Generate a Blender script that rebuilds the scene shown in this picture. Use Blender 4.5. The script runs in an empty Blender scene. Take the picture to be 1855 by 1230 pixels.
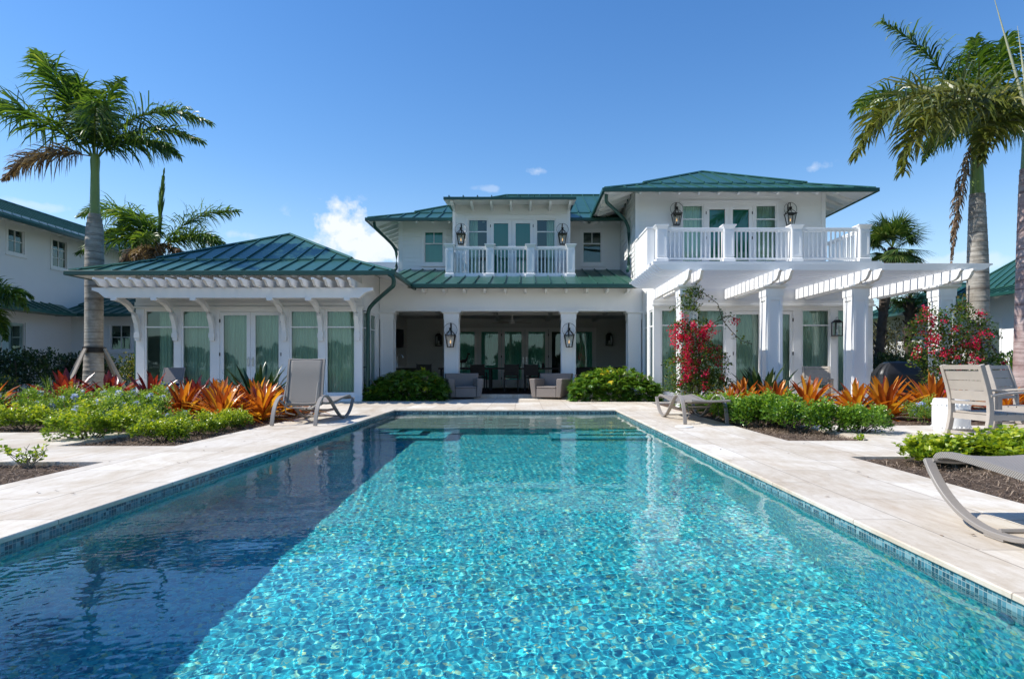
import bpy, bmesh, math, random
import numpy as np
from mathutils import Vector, Matrix
PI = math.pi
R = math.radians
rng = np.random.default_rng(7)
random.seed(7)
SC = bpy.context.scene
COL = SC.collection

# ---------------------------------------------------------------- camera, sky, sun, exposure
CX, CY, F, H = 950.0, 666.0, 1150.0, 0.9          # principal point and focal length in photo pixels, eye height
cam = bpy.data.cameras.new('camera')
cam.sensor_width = 36.0
cam.lens = 36.0 * F / 1855.0
cam.shift_x = -(CX - 927.5) / 1855.0
cam.shift_y = (CY - 615.0) / 1855.0
cam.clip_end = 3000.0
cam.clip_start = 0.05
camo = bpy.data.objects.new('camera', cam)
COL.objects.link(camo)
camo.location = (0, 0, H)
camo.rotation_euler = (R(90), 0, 0)
SC.camera = camo

SUN = Vector((-0.93, -0.06, 1.0)).normalized()    # towards the sun
SUN_EL = math.asin(SUN.z)
SUN_AZ = math.atan2(SUN.x, SUN.y)                 # clockwise from +Y
w = bpy.data.worlds.new('World')
SC.world = w
w.use_nodes = True
wn = w.node_tree
for n in list(wn.nodes):
    wn.nodes.remove(n)
def wnode(t, **kw):
    n = wn.nodes.new(t)
    for k, v in kw.items():
        setattr(n, k, v)
    return n
sky = wnode('ShaderNodeTexSky', sky_type='NISHITA', sun_disc=False)
sky.sun_elevation = SUN_EL
sky.sun_rotation = SUN_AZ
sky.air_density = 1.2
sky.dust_density = 0.15
sky.ozone_density = 2.2
bg = wnode('ShaderNodeBackground')
bg.inputs['Strength'].default_value = 0.15
wo = wnode('ShaderNodeOutputWorld')
# thin fair-weather clouds that belong to the sky itself, by direction
tc = wnode('ShaderNodeTexCoord')
def wmath(op, a, b=None, c=None):
    n = wnode('ShaderNodeMath', operation=op)
    for i, v in enumerate((a, b, c)):
        if v is None: continue
        if isinstance(v, (int, float)): n.inputs[i].default_value = v
        else: wn.links.new(v, n.inputs[i])
    return n.outputs[0]
sep = wnode('ShaderNodeSeparateXYZ')
wn.links.new(tc.outputs['Generated'], sep.inputs[0])
noi = wnode('ShaderNodeTexNoise')
noi.inputs['Scale'].default_value = 19.0
noi.inputs['Detail'].default_value = 9.0
noi.inputs['Roughness'].default_value = 0.58
wn.links.new(tc.outputs['Generated'], noi.inputs['Vector'])
puff = None
def cdir(px, py):
    return Vector(((px - CX) / F, 1.0, (CY - py) / F)).normalized()
# (px, py, radius across, radius up, density)
for px, py, rx, rz, dn in ((628, 432, .085, .050, 1.0), (690, 455, .10, .036, .95), (560, 452, .06, .030, .85), (975, 310, .030, .009, .42), (1472, 304, .028, .010, .40),
                           (1735, 475, .06, .012, .35), (66, 372, .03, .008, .30), (430, 425, .05, .010, .30), (884, 343, .022, .006, .25)):
    d = cdir(px, py)
    vx = wmath('SUBTRACT', sep.outputs[0], d.x); vz = wmath('SUBTRACT', sep.outputs[2], d.z); vy = wmath('SUBTRACT', sep.outputs[1], d.y)
    hx = wmath('ADD', wmath('MULTIPLY', vx, vx), wmath('MULTIPLY', vy, vy))
    q = wmath('ADD', wmath('DIVIDE', hx, rx * rx), wmath('DIVIDE', wmath('MULTIPLY', vz, vz), rz * rz))
    q = wmath('MULTIPLY_ADD', wmath('SQRT', q), -1.0, 1.0)                       # 1 at the centre, 0 at the rim
    m = wmath('MULTIPLY_ADD', wmath('SUBTRACT', noi.outputs['Fac'], 0.52), 4.6, q)
    m = wmath('MULTIPLY', wmath('MAXIMUM', m, 0.0), dn * 1.6)
    m = wmath('MINIMUM', m, dn)
    m = wmath('MULTIPLY', m, wmath('MINIMUM', wmath('MULTIPLY', wmath('MAXIMUM', wmath('ADD', q, 0.35), 0.0), 2.5), 1.0))
    puff = m if puff is None else wmath('MAXIMUM', puff, m)
mixc = wnode('ShaderNodeMix', data_type='RGBA')
wn.links.new(puff, mixc.inputs[0])
hs = wnode('ShaderNodeHueSaturation')
hs.inputs['Saturation'].default_value = 1.32
hs.inputs['Hue'].default_value = 0.508
hs.inputs['Value'].default_value = 0.81
wn.links.new(sky.outputs[0], hs.inputs['Color'])
hz = wnode('ShaderNodeMix', data_type='RGBA')          # pale blue humid air low over the horizon
wn.links.new(wmath('MULTIPLY', wmath('POWER', wmath('MAXIMUM', wmath('SUBTRACT', 1.0, wmath('MULTIPLY', wmath('ABSOLUTE', sep.outputs[2]), 3.2)), 0.0), 1.8), 0.80), hz.inputs[0])
wn.links.new(hs.outputs[0], hz.inputs[6]); hz.inputs[7].default_value = (2.5, 3.3, 4.5, 1)
wn.links.new(hz.outputs[2], mixc.inputs[6])
mixc.inputs[7].default_value = (4.3, 4.55, 4.95, 1)
wn.links.new(mixc.outputs[2], bg.inputs['Color'])
wn.links.new(bg.outputs[0], wo.inputs[0])

sl = bpy.data.lights.new('sun', 'SUN')
sl.energy = 4.15
sl.angle = R(0.5)
sl.color = (1.0, 0.955, 0.88)
so = bpy.data.objects.new('sun', sl)
COL.objects.link(so)
so.rotation_euler = (-SUN).to_track_quat('-Z', 'Y').to_euler()
sl.cycles.is_caustics_light = True

SC.view_settings.view_transform = 'Standard'
SC.view_settings.look = 'None'
SC.view_settings.exposure = 0.56
SC.view_settings.gamma = 1.0
SC.render.engine = 'CYCLES'
cy = SC.cycles
cy.use_denoising = True
cy.max_bounces = 10
cy.diffuse_bounces = 3
cy.glossy_bounces = 4
cy.transmission_bounces = 8
cy.transparent_max_bounces = 24
cy.caustics_reflective = False
cy.caustics_refractive = True
cy.sample_clamp_indirect = 6.0
cy.blur_glossy = 0.3

# ---------------------------------------------------------------- mesh helpers
def loc_of(p):
    v = Vector((0, 0, 0))
    while p is not None:
        v += Vector(p.location); p = p.parent
    return v

class MB:
    """collects shapes in world coordinates (through self.M) and links them as one mesh object"""
    def __init__(s, M=None):
        s.v = []; s.f = []; s.M = M or Matrix.Identity(4)
    def add(s, vs, fs):
        o = len(s.v)
        s.v += [tuple(s.M @ Vector(p)) for p in vs]
        s.f += [tuple(i + o for i in f) for f in fs]
        return s
    def box(s, x0, x1, y0, y1, z0, z1):
        if x0 > x1: x0, x1 = x1, x0
        if y0 > y1: y0, y1 = y1, y0
        if z0 > z1: z0, z1 = z1, z0
        return s.add([(x0,y0,z0),(x1,y0,z0),(x1,y1,z0),(x0,y1,z0),(x0,y0,z1),(x1,y0,z1),(x1,y1,z1),(x0,y1,z1)],
                     [(0,3,2,1),(4,5,6,7),(0,1,5,4),(1,2,6,5),(2,3,7,6),(3,0,4,7)])
    def taper(s, cx, cy_, z0, z1, a0, b0, a1, b1):
        """box whose half sizes go from (a0,b0) at z0 to (a1,b1) at z1"""
        return s.add([(cx-a0,cy_-b0,z0),(cx+a0,cy_-b0,z0),(cx+a0,cy_+b0,z0),(cx-a0,cy_+b0,z0),
                      (cx-a1,cy_-b1,z1),(cx+a1,cy_-b1,z1),(cx+a1,cy_+b1,z1),(cx-a1,cy_+b1,z1)],
                     [(0,3,2,1),(4,5,6,7),(0,1,5,4),(1,2,6,5),(2,3,7,6),(3,0,4,7)])
    def quad(s, a, b, c, d):
        return s.add([a, b, c, d], [(0,1,2,3)])
    def poly(s, pts):
        return s.add(pts, [tuple(range(len(pts)))])
    def prism(s, pts, d):
        """polygon pts extruded by vector d"""
        n = len(pts); d = Vector(d)
        a = [Vector(p) for p in pts]; b = [p + d for p in a]
        return s.add(a + b, [tuple(range(n))[::-1], tuple(range(n, 2*n))] + [(i, (i+1) % n, n+(i+1) % n, n+i) for i in range(n)])
    def sweep(s, pts, prof, up=(0,0,1), closed_prof=True, scales=None):
        """sweep a 2-D profile [(side, up)...] along pts"""
        pts = [Vector(p) for p in pts]; n = len(pts); m = len(prof); up = Vector(up); vs = []
        for i, p in enumerate(pts):
            t = (pts[min(i+1, n-1)] - pts[max(i-1, 0)]).normalized()
            sd = t.cross(up)
            if sd.length < 1e-4: sd = t.cross(Vector((0.3, 1, 0.1)))
            sd.normalize(); u = sd.cross(t).normalized()
            k = scales[i] if scales else 1.0
            vs += [p + sd * a * k + u * b * k for a, b in prof]
        fs = [(i*m+j, i*m+(j+1) % m, (i+1)*m+(j+1) % m, (i+1)*m+j) for i in range(n-1) for j in range(m)]
        fs += [tuple(range(m)), tuple(range((n-1)*m, n*m))[::-1]]
        return s.add(vs, fs)
    def tube(s, pts, r, n=8, scales=None):
        pr = [(r*math.cos(2*PI*i/n), r*math.sin(2*PI*i/n)) for i in range(n)]
        return s.sweep(pts, pr, scales=scales)
    def lathe(s, c, prof, n=24):
        """prof = [(radius, z)...] about the vertical through c"""
        vs = []; m = len(prof)
        for r, z in prof:
            vs += [(c[0]+r*math.cos(2*PI*i/n), c[1]+r*math.sin(2*PI*i/n), c[2]+z) for i in range(n)]
        fs = [(k*n+i, k*n+(i+1) % n, (k+1)*n+(i+1) % n, (k+1)*n+i) for k in range(m-1) for i in range(n)]
        fs += [tuple(range(n))[::-1], tuple(range((m-1)*n, m*n))]
        return s.add(vs, fs)
    def build(s, name, mat, parent=None, smooth=False, origin=None, bevel=0.0):
        o0 = loc_of(parent) if parent is not None else Vector(origin or (0,0,0))
        me = bpy.data.meshes.new(name)
        me.from_pydata([(p[0]-o0.x, p[1]-o0.y, p[2]-o0.z) for p in s.v], [], s.f)
        me.validate()
        bm = bmesh.new(); bm.from_mesh(me); bmesh.ops.recalc_face_normals(bm, faces=bm.faces)
        if bevel > 0:
            es = [e for e in bm.edges if len(e.link_faces) == 2 and e.calc_face_angle(0) > 0.6]
            bmesh.ops.bevel(bm, geom=es, offset=bevel, segments=1, affect='EDGES', clamp_overlap=True)
        bm.to_mesh(me); bm.free()
        if smooth:
            me.shade_smooth()
            try: me.set_sharp_from_angle(angle=R(40))
            except Exception: pass
        me.materials.append(mat)
        o = bpy.data.objects.new(name, me)
        COL.objects.link(o)
        if parent is not None: o.parent = parent
        else: o.location = o0
        return o

def npmesh(name, V, Fc, mat, parent=None, origin=None, rnd=None, smooth=False):
    """big meshes from arrays: V (n,3), Fc (m,k) with k the same for all faces, rnd a value per vertex"""
    o0 = loc_of(parent) if parent is not None else Vector(origin or (0,0,0))
    V = np.asarray(V, dtype=np.float64) - np.array(o0)[None, :]
    Fc = np.asarray(Fc, dtype=np.int32)
    me = bpy.data.meshes.new(name)
    me.vertices.add(len(V)); me.vertices.foreach_set('co', V.ravel().astype(np.float32))
    m, k = Fc.shape
    me.loops.add(m*k); me.loops.foreach_set('vertex_index', Fc.ravel())
    me.polygons.add(m)
    me.polygons.foreach_set('loop_start', np.arange(0, m*k, k, dtype=np.int32))
    me.polygons.foreach_set('loop_total', np.full(m, k, dtype=np.int32))
    if smooth: me.polygons.foreach_set('use_smooth', np.ones(m, dtype=bool))
    me.update(calc_edges=True)
    if rnd is not None:
        at = me.attributes.new('rnd', 'FLOAT', 'POINT'); at.data.foreach_set('value', np.asarray(rnd, dtype=np.float32))
    me.materials.append(mat)
    o = bpy.data.objects.new(name, me)
    COL.objects.link(o)
    if parent is not None: o.parent = parent
    else: o.location = o0
    return o

def tag(o, label=None, cat=None, group=None, kind=None):
    if label: o['label'] = label
    if cat: o['category'] = cat
    if group: o['group'] = group
    if kind: o['kind'] = kind
    return o
def thing(name, label, cat, loc=(0,0,0), group=None):
    o = bpy.data.objects.new(name, None); COL.objects.link(o); o.location = loc
    o.empty_display_size = 0.2
    return tag(o, label, cat, group)
def copy_tree(o, parent=None):
    c = o.copy(); COL.objects.link(c)
    if parent is not None: c.parent = parent
    for ch in [x for x in bpy.data.objects if x.parent == o]:
        copy_tree(ch, c)
    return c
def copy_fast(root, kids):
    """kids = {object: [children]} gathered once"""
    c = root.copy(); COL.objects.link(c)
    for ch in kids.get(root.name, []):
        d = copy_fast(ch, kids); d.parent = c
    return c
def place(o, loc, rz=0.0, label=None, group=None):
    o.location = loc; o.rotation_euler = (0, 0, rz)
    if label: o['label'] = label
    if group: o['group'] = group
    return o
def W(px, py, Y):
    return Vector(((px-CX)/F*Y, Y, H+(CY-py)/F*Y))
def G(px, py, z=0.0):
    Y = F*(H-z)/(py-CY)
    return Vector(((px-CX)/F*Y, Y, z))

# ---------------------------------------------------------------- materials
MATS = {}
class NT:
    def __init__(s, name):
        s.m = bpy.data.materials.new(name); s.m.use_nodes = True
        s.t = s.m.node_tree; s.t.nodes.clear()
        s.out = s.t.nodes.new('ShaderNodeOutputMaterial')
        MATS[name] = s.m
    def n(s, ty, ins=None, **kw):
        x = s.t.nodes.new(ty)
        for k, v in kw.items(): setattr(x, k, v)
        for k, v in (ins or {}).items():
            if isinstance(v, bpy.types.NodeSocket): s.t.links.new(v, x.inputs[k])
            else: x.inputs[k].default_value = v
        return x
    def math(s, op, a, b=0.0, clamp=False):
        return s.n('ShaderNodeMath', {0: a, 1: b}, operation=op, use_clamp=clamp).outputs[0]
    def ramp(s, fac, stops, interp='LINEAR'):
        x = s.n('ShaderNodeValToRGB', {0: fac}); cr = x.color_ramp; cr.interpolation = interp
        while len(cr.elements) < len(stops): cr.elements.new(0.5)
        for e, (p, c) in zip(cr.elements, stops): e.position = p; e.color = (*c, 1)
        return x.outputs[0]
    def mix(s, fac, a, b, blend='MIX'):
        x = s.n('ShaderNodeMix', data_type='RGBA', blend_type=blend)
        for k, v in ((0, fac), (6, a), (7, b)):
            if isinstance(v, bpy.types.NodeSocket): s.t.links.new(v, x.inputs[k])
            elif k == 0: x.inputs[0].default_value = v
            else: x.inputs[k].default_value = (*v[:3], 1)
        return x.outputs[2]
    def obj(s): return s.n('ShaderNodeTexCoord').outputs['Object']
    def pos(s): return s.n('ShaderNodeNewGeometry').outputs['Position']
    def noise(s, scale, detail=4, rough=0.55, vec=None, out='Fac', dist=0.0):
        return s.n('ShaderNodeTexNoise', {'Vector': vec if vec is not None else s.obj(), 'Scale': scale, 'Detail': detail, 'Roughness': rough, 'Distortion': dist}).outputs[out]
    def scale(s, vec, sc):
        return s.n('ShaderNodeMapping', {0: vec, 3: sc}).outputs[0]
    def bump(s, h, strength=0.3, dist=0.01):
        return s.n('ShaderNodeBump', {'Height': h, 'Strength': strength, 'Distance': dist}).outputs[0]
    def pbr(s, col, rough=0.6, spec=0.5, metal=0.0, normal=None, **kw):
        d = {'Base Color': col if isinstance(col, bpy.types.NodeSocket) else (*col, 1), 'Roughness': rough, 'Metallic': metal, 'Specular IOR Level': spec}
        if normal is not None: d['Normal'] = normal
        for k, v in kw.items(): d[k] = v
        return s.n('ShaderNodeBsdfPrincipled', d).outputs[0]
    def end(s, sh):
        s.t.links.new(sh, s.out.inputs[0]); return s.m

def simple(name, col, rough=0.6, spec=0.5, metal=0.0, var=0.08, vscale=3.0, bump=0.0, bscale=60.0):
    t = NT(name)
    n1 = t.noise(vscale, 5)
    c = t.mix(n1, tuple(max(0, x*(1-var)) for x in col), tuple(min(1, x*(1+var)) for x in col))
    nm = t.bump(t.noise(bscale, 3), bump, 0.004) if bump else None
    return t.end(t.pbr(c, rough, spec, metal, nm))

def leaf_mat(name, stops, rough=0.42, trans=0.35, spec=0.5, attr=True, sat=1.0):
    t = NT(name)
    a = t.n('ShaderNodeAttribute', attribute_name='rnd').outputs['Fac']
    c = t.ramp(a, stops)
    p = t.pbr(c, rough, spec)
    tl = t.n('ShaderNodeBsdfTranslucent', {'Color': t.mix(1.0, c, (1.5, 1.45, 0.7), 'MULTIPLY')}).outputs[0]
    return t.end(t.n('ShaderNodeMixShader', {0: trans, 1: p, 2: tl}).outputs[0])

M_white = simple('white_paint', (0.80, 0.80, 0.79), 0.45, 0.4, var=0.045, vscale=0.7, bump=0.10, bscale=70)
M_stucco = simple('white_stucco', (0.78, 0.79, 0.79), 0.8, 0.3, var=0.05, vscale=0.9, bump=0.25, bscale=45)
M_siding = simple('white_siding_paint', (0.80, 0.80, 0.78), 0.5, 0.4, var=.03, vscale=1.2)
M_metal_roof = None
def roof_mat(name, ca, cb, rough):
    t = NT(name)
    c = t.mix(t.noise(0.7, 5, 0.6), ca, cb)
    r = t.math('ADD', t.math('MULTIPLY', t.noise(2.5, 4), 0.16), rough)
    nm = t.bump(t.noise(3.0, 2), 0.06, 0.03)
    return t.end(t.pbr(c, r, 0.6, 0.35, nm))
M_roof = roof_mat('green_standing_seam', (0.028, 0.102, 0.076), (0.046, 0.145, 0.108), 0.28)
M_green = simple('dark_green_enamel', (0.010, 0.062, 0.050), 0.35, 0.5)
def glass_mat():
    t = NT('window_glass')
    fr = t.n('ShaderNodeFresnel', {'IOR': 1.5}).outputs[0]
    nm = t.bump(t.noise(0.9, 2), 0.10, 0.02)
    tr = t.n('ShaderNodeBsdfTransparent', {'Color': (0.74, 0.89, 0.81, 1)}).outputs[0]
    gl = t.n('ShaderNodeBsdfGlossy', {'Color': (0.80, 1.0, 0.95, 1), 'Roughness': 0.015, 'Normal': nm}).outputs[0]
    return t.end(t.n('ShaderNodeMixShader', {0: t.math('ADD', t.math('MULTIPLY', fr, 1.0), 0.05), 1: tr, 2: gl}).outputs[0])
M_glass = glass_mat()
def lamp_glass():
    t = NT('lantern_glass')
    fr = t.n('ShaderNodeFresnel', {'IOR': 1.45}).outputs[0]
    tr = t.n('ShaderNodeBsdfTransparent', {'Color': (0.93, 0.95, 0.95, 1)}).outputs[0]
    gl = t.n('ShaderNodeBsdfGlossy', {'Roughness': 0.05}).outputs[0]
    return t.end(t.n('ShaderNodeMixShader', {0: t.math('ADD', fr, 0.04), 1: tr, 2: gl}).outputs[0])
M_lglass = lamp_glass()
def curtain_mat(name, ca, cb):
    t = NT(name)
    sp = t.n('ShaderNodeSeparateXYZ', {0: t.obj()})
    u = t.math('ADD', sp.outputs[0], sp.outputs[1])
    n1 = t.n('ShaderNodeTexNoise', {'Vector': t.scale(t.obj(), (14, 14, 0.4)), 'Scale': 1.0, 'Detail': 2}).outputs['Fac']
    return t.end(t.pbr(t.mix(n1, ca, cb), 0.85, 0.1))
M_curtain = curtain_mat('sheer_curtain', (0.58, 0.68, 0.58), (0.80, 0.87, 0.77))
M_shade = curtain_mat('teal_shade', (0.03, 0.24, 0.21), (0.04, 0.29, 0.25))
M_shade2 = curtain_mat('porch_shade', (0.20, 0.58, 0.50), (0.26, 0.66, 0.58))
M_dark = simple('dark_interior', (0.03, 0.035, 0.04), 0.8)  # near-black, darkness of unlit rooms put into the colour
M_black = simple('black_bronze', (0.022, 0.018, 0.016), 0.42, 0.5, 0.5)
M_steel = simple('brushed_steel', (0.55, 0.55, 0.55), 0.28, 0.5, 1.0)
def flame():
    t = NT('gas_flame')
    return t.end(t.n('ShaderNodeEmission', {'Color': (1.0, 0.62, 0.28, 1), 'Strength': 0.7}).outputs[0])
M_flame = flame()
def travertine():
    t = NT('travertine_paving')
    p = t.pos()
    br = t.n('ShaderNodeTexBrick', {'Vector': t.n('ShaderNodeMapping', {0: p, 1: (0.09, 0.21, 0), 2: (0, 0, PI/2), 3: (1, 1, 1)}).outputs[0], 'Scale': 1.0, 'Mortar Size': 0.0045, 'Mortar Smooth': 0.2, 'Bias': 0.0,
                                    'Brick Width': 1.22, 'Row Height': 0.61, 'Color1': (0, 0, 0, 1), 'Color2': (1, 1, 1, 1), 'Mortar': (0.5, 0.5, 0.5, 1)}, offset=0.5)
    stretch = t.n('ShaderNodeMapping', {0: p, 3: (1.0, 0.35, 1.0)}).outputs[0]
    n1 = t.noise(1.7, 6, 0.6, stretch, dist=0.6)
    n2 = t.noise(9.0, 6, 0.65, t.n('ShaderNodeMapping', {0: p, 3: (2.2, 0.5, 1)}).outputs[0], dist=0.4)
    base = t.ramp(n1, [(0.30, (0.56, 0.465, 0.35)), (0.45, (0.67, 0.61, 0.51)), (0.62, (0.735, 0.695, 0.615)), (0.8, (0.64, 0.56, 0.445))])
    base = t.mix(0.30, base, t.ramp(n2, [(0.35, (0.50, 0.42, 0.33)), (0.6, (0.80, 0.77, 0.72))]))
    tone = t.mix(t.math('MULTIPLY', t.n('ShaderNodeSeparateColor', {0: br.outputs['Color']}).outputs[0], 1.0), (0.86, 0.83, 0.80), (1.04, 1.04, 1.04))
    base = t.mix(1.0, base, tone, 'MULTIPLY')
    # grime and small pits that belong to the stone
    pit = t.ramp(t.noise(34, 4, 0.7, p), [(0.30, (0.62, 0.56, 0.48)), (0.40, (1, 1, 1))])
    base = t.mix(0.6, base, t.mix(1.0, base, pit, 'MULTIPLY'))
    stain = t.ramp(t.noise(0.9, 8, .72, p, dist=1.0), [(.42, (1, 1, 1)), (.60, (.80, .75, .68)), (.72, (1, 1, 1))])
    base = t.mix(0.8, base, t.mix(1.0, base, stain, 'MULTIPLY'))
    col = t.mix(br.outputs['Fac'], base, (0.30, 0.25, 0.20))
    h = t.math('ADD', t.math('MULTIPLY', br.outputs['Fac'], -1.0), t.math('MULTIPLY', t.noise(30, 4, 0.6, p), 0.4))
    return t.end(t.pbr(col, 0.62, 0.35, normal=t.bump(h, 0.25, 0.004)))
M_trav = travertine()
def mulch_mat():
    t = NT('pine_straw_mulch')
    p = t.pos()
    a = t.noise(26, 8, 0.75, t.n('ShaderNodeMapping', {0: p, 3: (1, 3.0, 1)}).outputs[0], dist=2.0)
    b = t.noise(26, 8, 0.75, t.n('ShaderNodeMapping', {0: p, 2: (0, 0, 0.9), 3: (3.5, 1, 1)}).outputs[0], dist=2.0)
    m = t.math('MAXIMUM', a, b)
    c = t.ramp(m, [(0.40, (0.035, 0.022, 0.016)), (0.52, (0.12, 0.082, 0.058)), (0.62, (0.26, 0.19, 0.14)), (0.75, (0.42, 0.34, 0.27))])
    return t.end(t.pbr(c, 0.9, 0.2, normal=t.bump(m, 0.9, 0.03)))
M_mulch = mulch_mat()
def lawn_mat():
    t = NT('ground_soil_grass')
    p = t.pos()
    c = t.ramp(t.noise(1.3, 8, 0.7, p), [(0.35, (0.045, 0.075, 0.02)), (0.6, (0.09, 0.13, 0.035)), (0.8, (0.16, 0.15, 0.08))])
    return t.end(t.pbr(c, 0.95, 0.1, normal=t.bump(t.noise(40, 6, 0.7, p), 0.6, 0.03)))
M_lawn = lawn_mat()
def tile_mat():
    t = NT('waterline_glass_tile')
    p = t.pos()
    v = t.n('ShaderNodeMapping', {0: p, 3: (1, 1, 1)}).outputs[0]
    sp = t.n('ShaderNodeSeparateXYZ', {0: v})
    u = t.math('ADD', sp.outputs[0], sp.outputs[1])
    cell = lambda a, s_, off: t.math('FLOOR', t.math('DIVIDE', t.math('ADD', a, off), s_))
    fu = t.math('FRACT', t.math('DIVIDE', u, 0.0265)); fz = t.math('FRACT', t.math('DIVIDE', t.math('ADD', sp.outputs[2], 5.018), 0.026))
    cu = cell(u, 0.0265, 0.0); cz = cell(sp.outputs[2], 0.026, 5.018)
    cv = t.n('ShaderNodeCombineXYZ', {0: cu, 1: cz}).outputs[0]
    wn_ = t.n('ShaderNodeTexWhiteNoise', {'Vector': cv}, noise_dimensions='3D').outputs['Value']
    c = t.ramp(wn_, [(0.0, (0.02, 0.07, 0.10)), (0.3, (0.04, 0.14, 0.19)), (0.55, (0.08, 0.22, 0.27)), (0.8, (0.17, 0.32, 0.35)), (1.0, (0.34, 0.46, 0.46))], 'CONSTANT')
    g = t.math('MAXIMUM', t.math('LESS_THAN', fu, 0.11), t.math('LESS_THAN', fz, 0.13))
    c = t.mix(g, c, (0.32, 0.38, 0.37))
    return t.end(t.pbr(c, 0.12, 0.6))
M_tile = tile_mat()
def pebble_mat():
    t = NT('pool_pebble_finish')
    p = t.pos()
    vo = t.n('ShaderNodeTexVoronoi', {'Vector': p, 'Scale': 52.0}, feature='F1')
    hue = t.n('ShaderNodeSeparateColor', {0: vo.outputs['Color']}).outputs[0]
    c = t.ramp(hue, [(0.0, (0.005, 0.16, 0.26)), (0.2, (0.008, 0.29, 0.39)), (0.45, (0.018, 0.40, 0.48)), (0.7, (0.045, 0.51, 0.55)), (0.9, (0.15, 0.58, 0.52)), (1.0, (0.38, 0.56, 0.30))])  # teal carries the water's absorption of light, put into the pebble colour
    return t.end(t.pbr(c, 0.5, 0.3))
M_pebble = pebble_mat()
M_shelf = simple('shelf_shallow_water_tint', (0.20, 0.29, 0.26), 0.6, 0.3, var=.25, vscale=30)  # shared basin finish; weaker absorption of light in shallow water put into the colour
def water_mat():
    t = NT('pool_water')
    p = t.pos()
    n1 = t.n('ShaderNodeTexNoise', {'Vector': t.n('ShaderNodeMapping', {0: p, 3: (1.0, 1.7, 1)}).outputs[0], 'Scale': 16.0, 'Detail': 3, 'Roughness': 0.5}).outputs['Fac']
    sh = t.n('ShaderNodeBsdfPrincipled', {'Base Color': (0.90, 0.985, 1.0, 1), 'Roughness': 0.0, 'IOR': 1.333, 'Transmission Weight': 1.0}).outputs[0]
    return t.end(sh)
M_water = water_mat()
# ---------------------------------------------------------------- ground, deck, beds, pool
PX0, PX1, PY0, PY1 = -2.77, 1.96, -3.0, 13.5
ZW = -0.075
def sheet(name, rects, z, mat, thick=0.0):
    m = MB()
    for x0, x1, y0, y1 in rects:
        if thick: m.box(x0, x1, y0, y1, z-thick, z)
        else: m.quad((x0,y0,z),(x1,y0,z),(x1,y1,z),(x0,y1,z))
    return m.build(name, mat)
def rect_cells(outer, holes):
    xs = sorted({outer[0], outer[1], *[h[0] for h in holes], *[h[1] for h in holes]}); xs = [x for x in xs if outer[0] <= x <= outer[1]]
    ys = sorted({outer[2], outer[3], *[h[2] for h in holes], *[h[3] for h in holes]}); ys = [y for y in ys if outer[2] <= y <= outer[3]]
    out = []
    for i in range(len(xs)-1):
        for j in range(len(ys)-1):
            cx, cy_ = (xs[i]+xs[i+1])/2, (ys[j]+ys[j+1])/2
            if not any(h[0] < cx < h[1] and h[2] < cy_ < h[3] for h in holes):
                out.append((xs[i], xs[i+1], ys[j], ys[j+1]))
    return out
# ground to the horizon, with the pool's footprint left open
g = MB()
for c in rect_cells((-900, 900, -900, 1400), [(-3.0, 2.2, -3.2, 13.7)]):
    g.quad((c[0],c[2],-0.12),(c[1],c[2],-0.12),(c[1],c[3],-0.12),(c[0],c[3],-0.12))
tag(g.build('ground', M_lawn), kind='structure')
# planting beds are holes in the stone deck; the mulch lies a little below the paving
BEDS = [(-14.0, -4.02, -2.0, 6.07), (-5.38, -4.02, 7.3, 13.8), (-14.0, -5.38, 8.82, 15.6),
        (3.30, 14.0, -2.0, 6.43), (3.25, 4.30, 7.83, 16.3), (4.30, 8.9, 9.9, 13.6), (8.9, 14.0, 9.9, 15.2),
        (-5.0, -4.37, 16.2, 18.5), (-4.3, -2.16, 17.5, 18.9), (1.30, 3.5, 17.5, 18.9)]
m = MB()
for c in rect_cells((-14.2, 14.2, -6.0, 26.0), BEDS[:7] + [(PX0-0.0, PX1+0.0, PY0, PY1)]):
    m.box(c[0], c[1], c[2], c[3], -0.05, 0.0)
deck = tag(m.build('pool_deck', M_trav), kind='structure')
mm = np.zeros((0,3)); 
def bumpy(name, x0, x1, y0, y1, z, amp, step, mat):
    nx = max(2, int((x1-x0)/step)); ny = max(2, int((y1-y0)/step))
    X, Y = np.meshgrid(np.linspace(x0, x1, nx+1), np.linspace(y0, y1, ny+1))
    Z = z + amp*(np.sin(X*5.1+Y*1.7)*np.sin(Y*4.3-X*1.1)*0.5 + rng.random(X.shape)*0.9)
    V = np.stack([X, Y, Z], -1).reshape(-1, 3)
    i = np.arange((nx+1)*(ny+1)).reshape(ny+1, nx+1)
    Fc = np.stack([i[:-1,:-1], i[:-1,1:], i[1:,1:], i[1:,:-1]], -1).reshape(-1, 4)
    return V, Fc
Vs, Fs, off = [], [], 0
for b in BEDS[:7]:
    V, Fc = bumpy('m', max(b[0], -11), min(b[1], 11.5), b[2], b[3], -0.045, 0.022, 0.045, None)
    Vs.append(V); Fs.append(Fc+off); off += len(V)
mulch = tag(npmesh('mulch', np.concatenate(Vs), np.concatenate(Fs), M_mulch, smooth=False), kind='structure')
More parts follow.
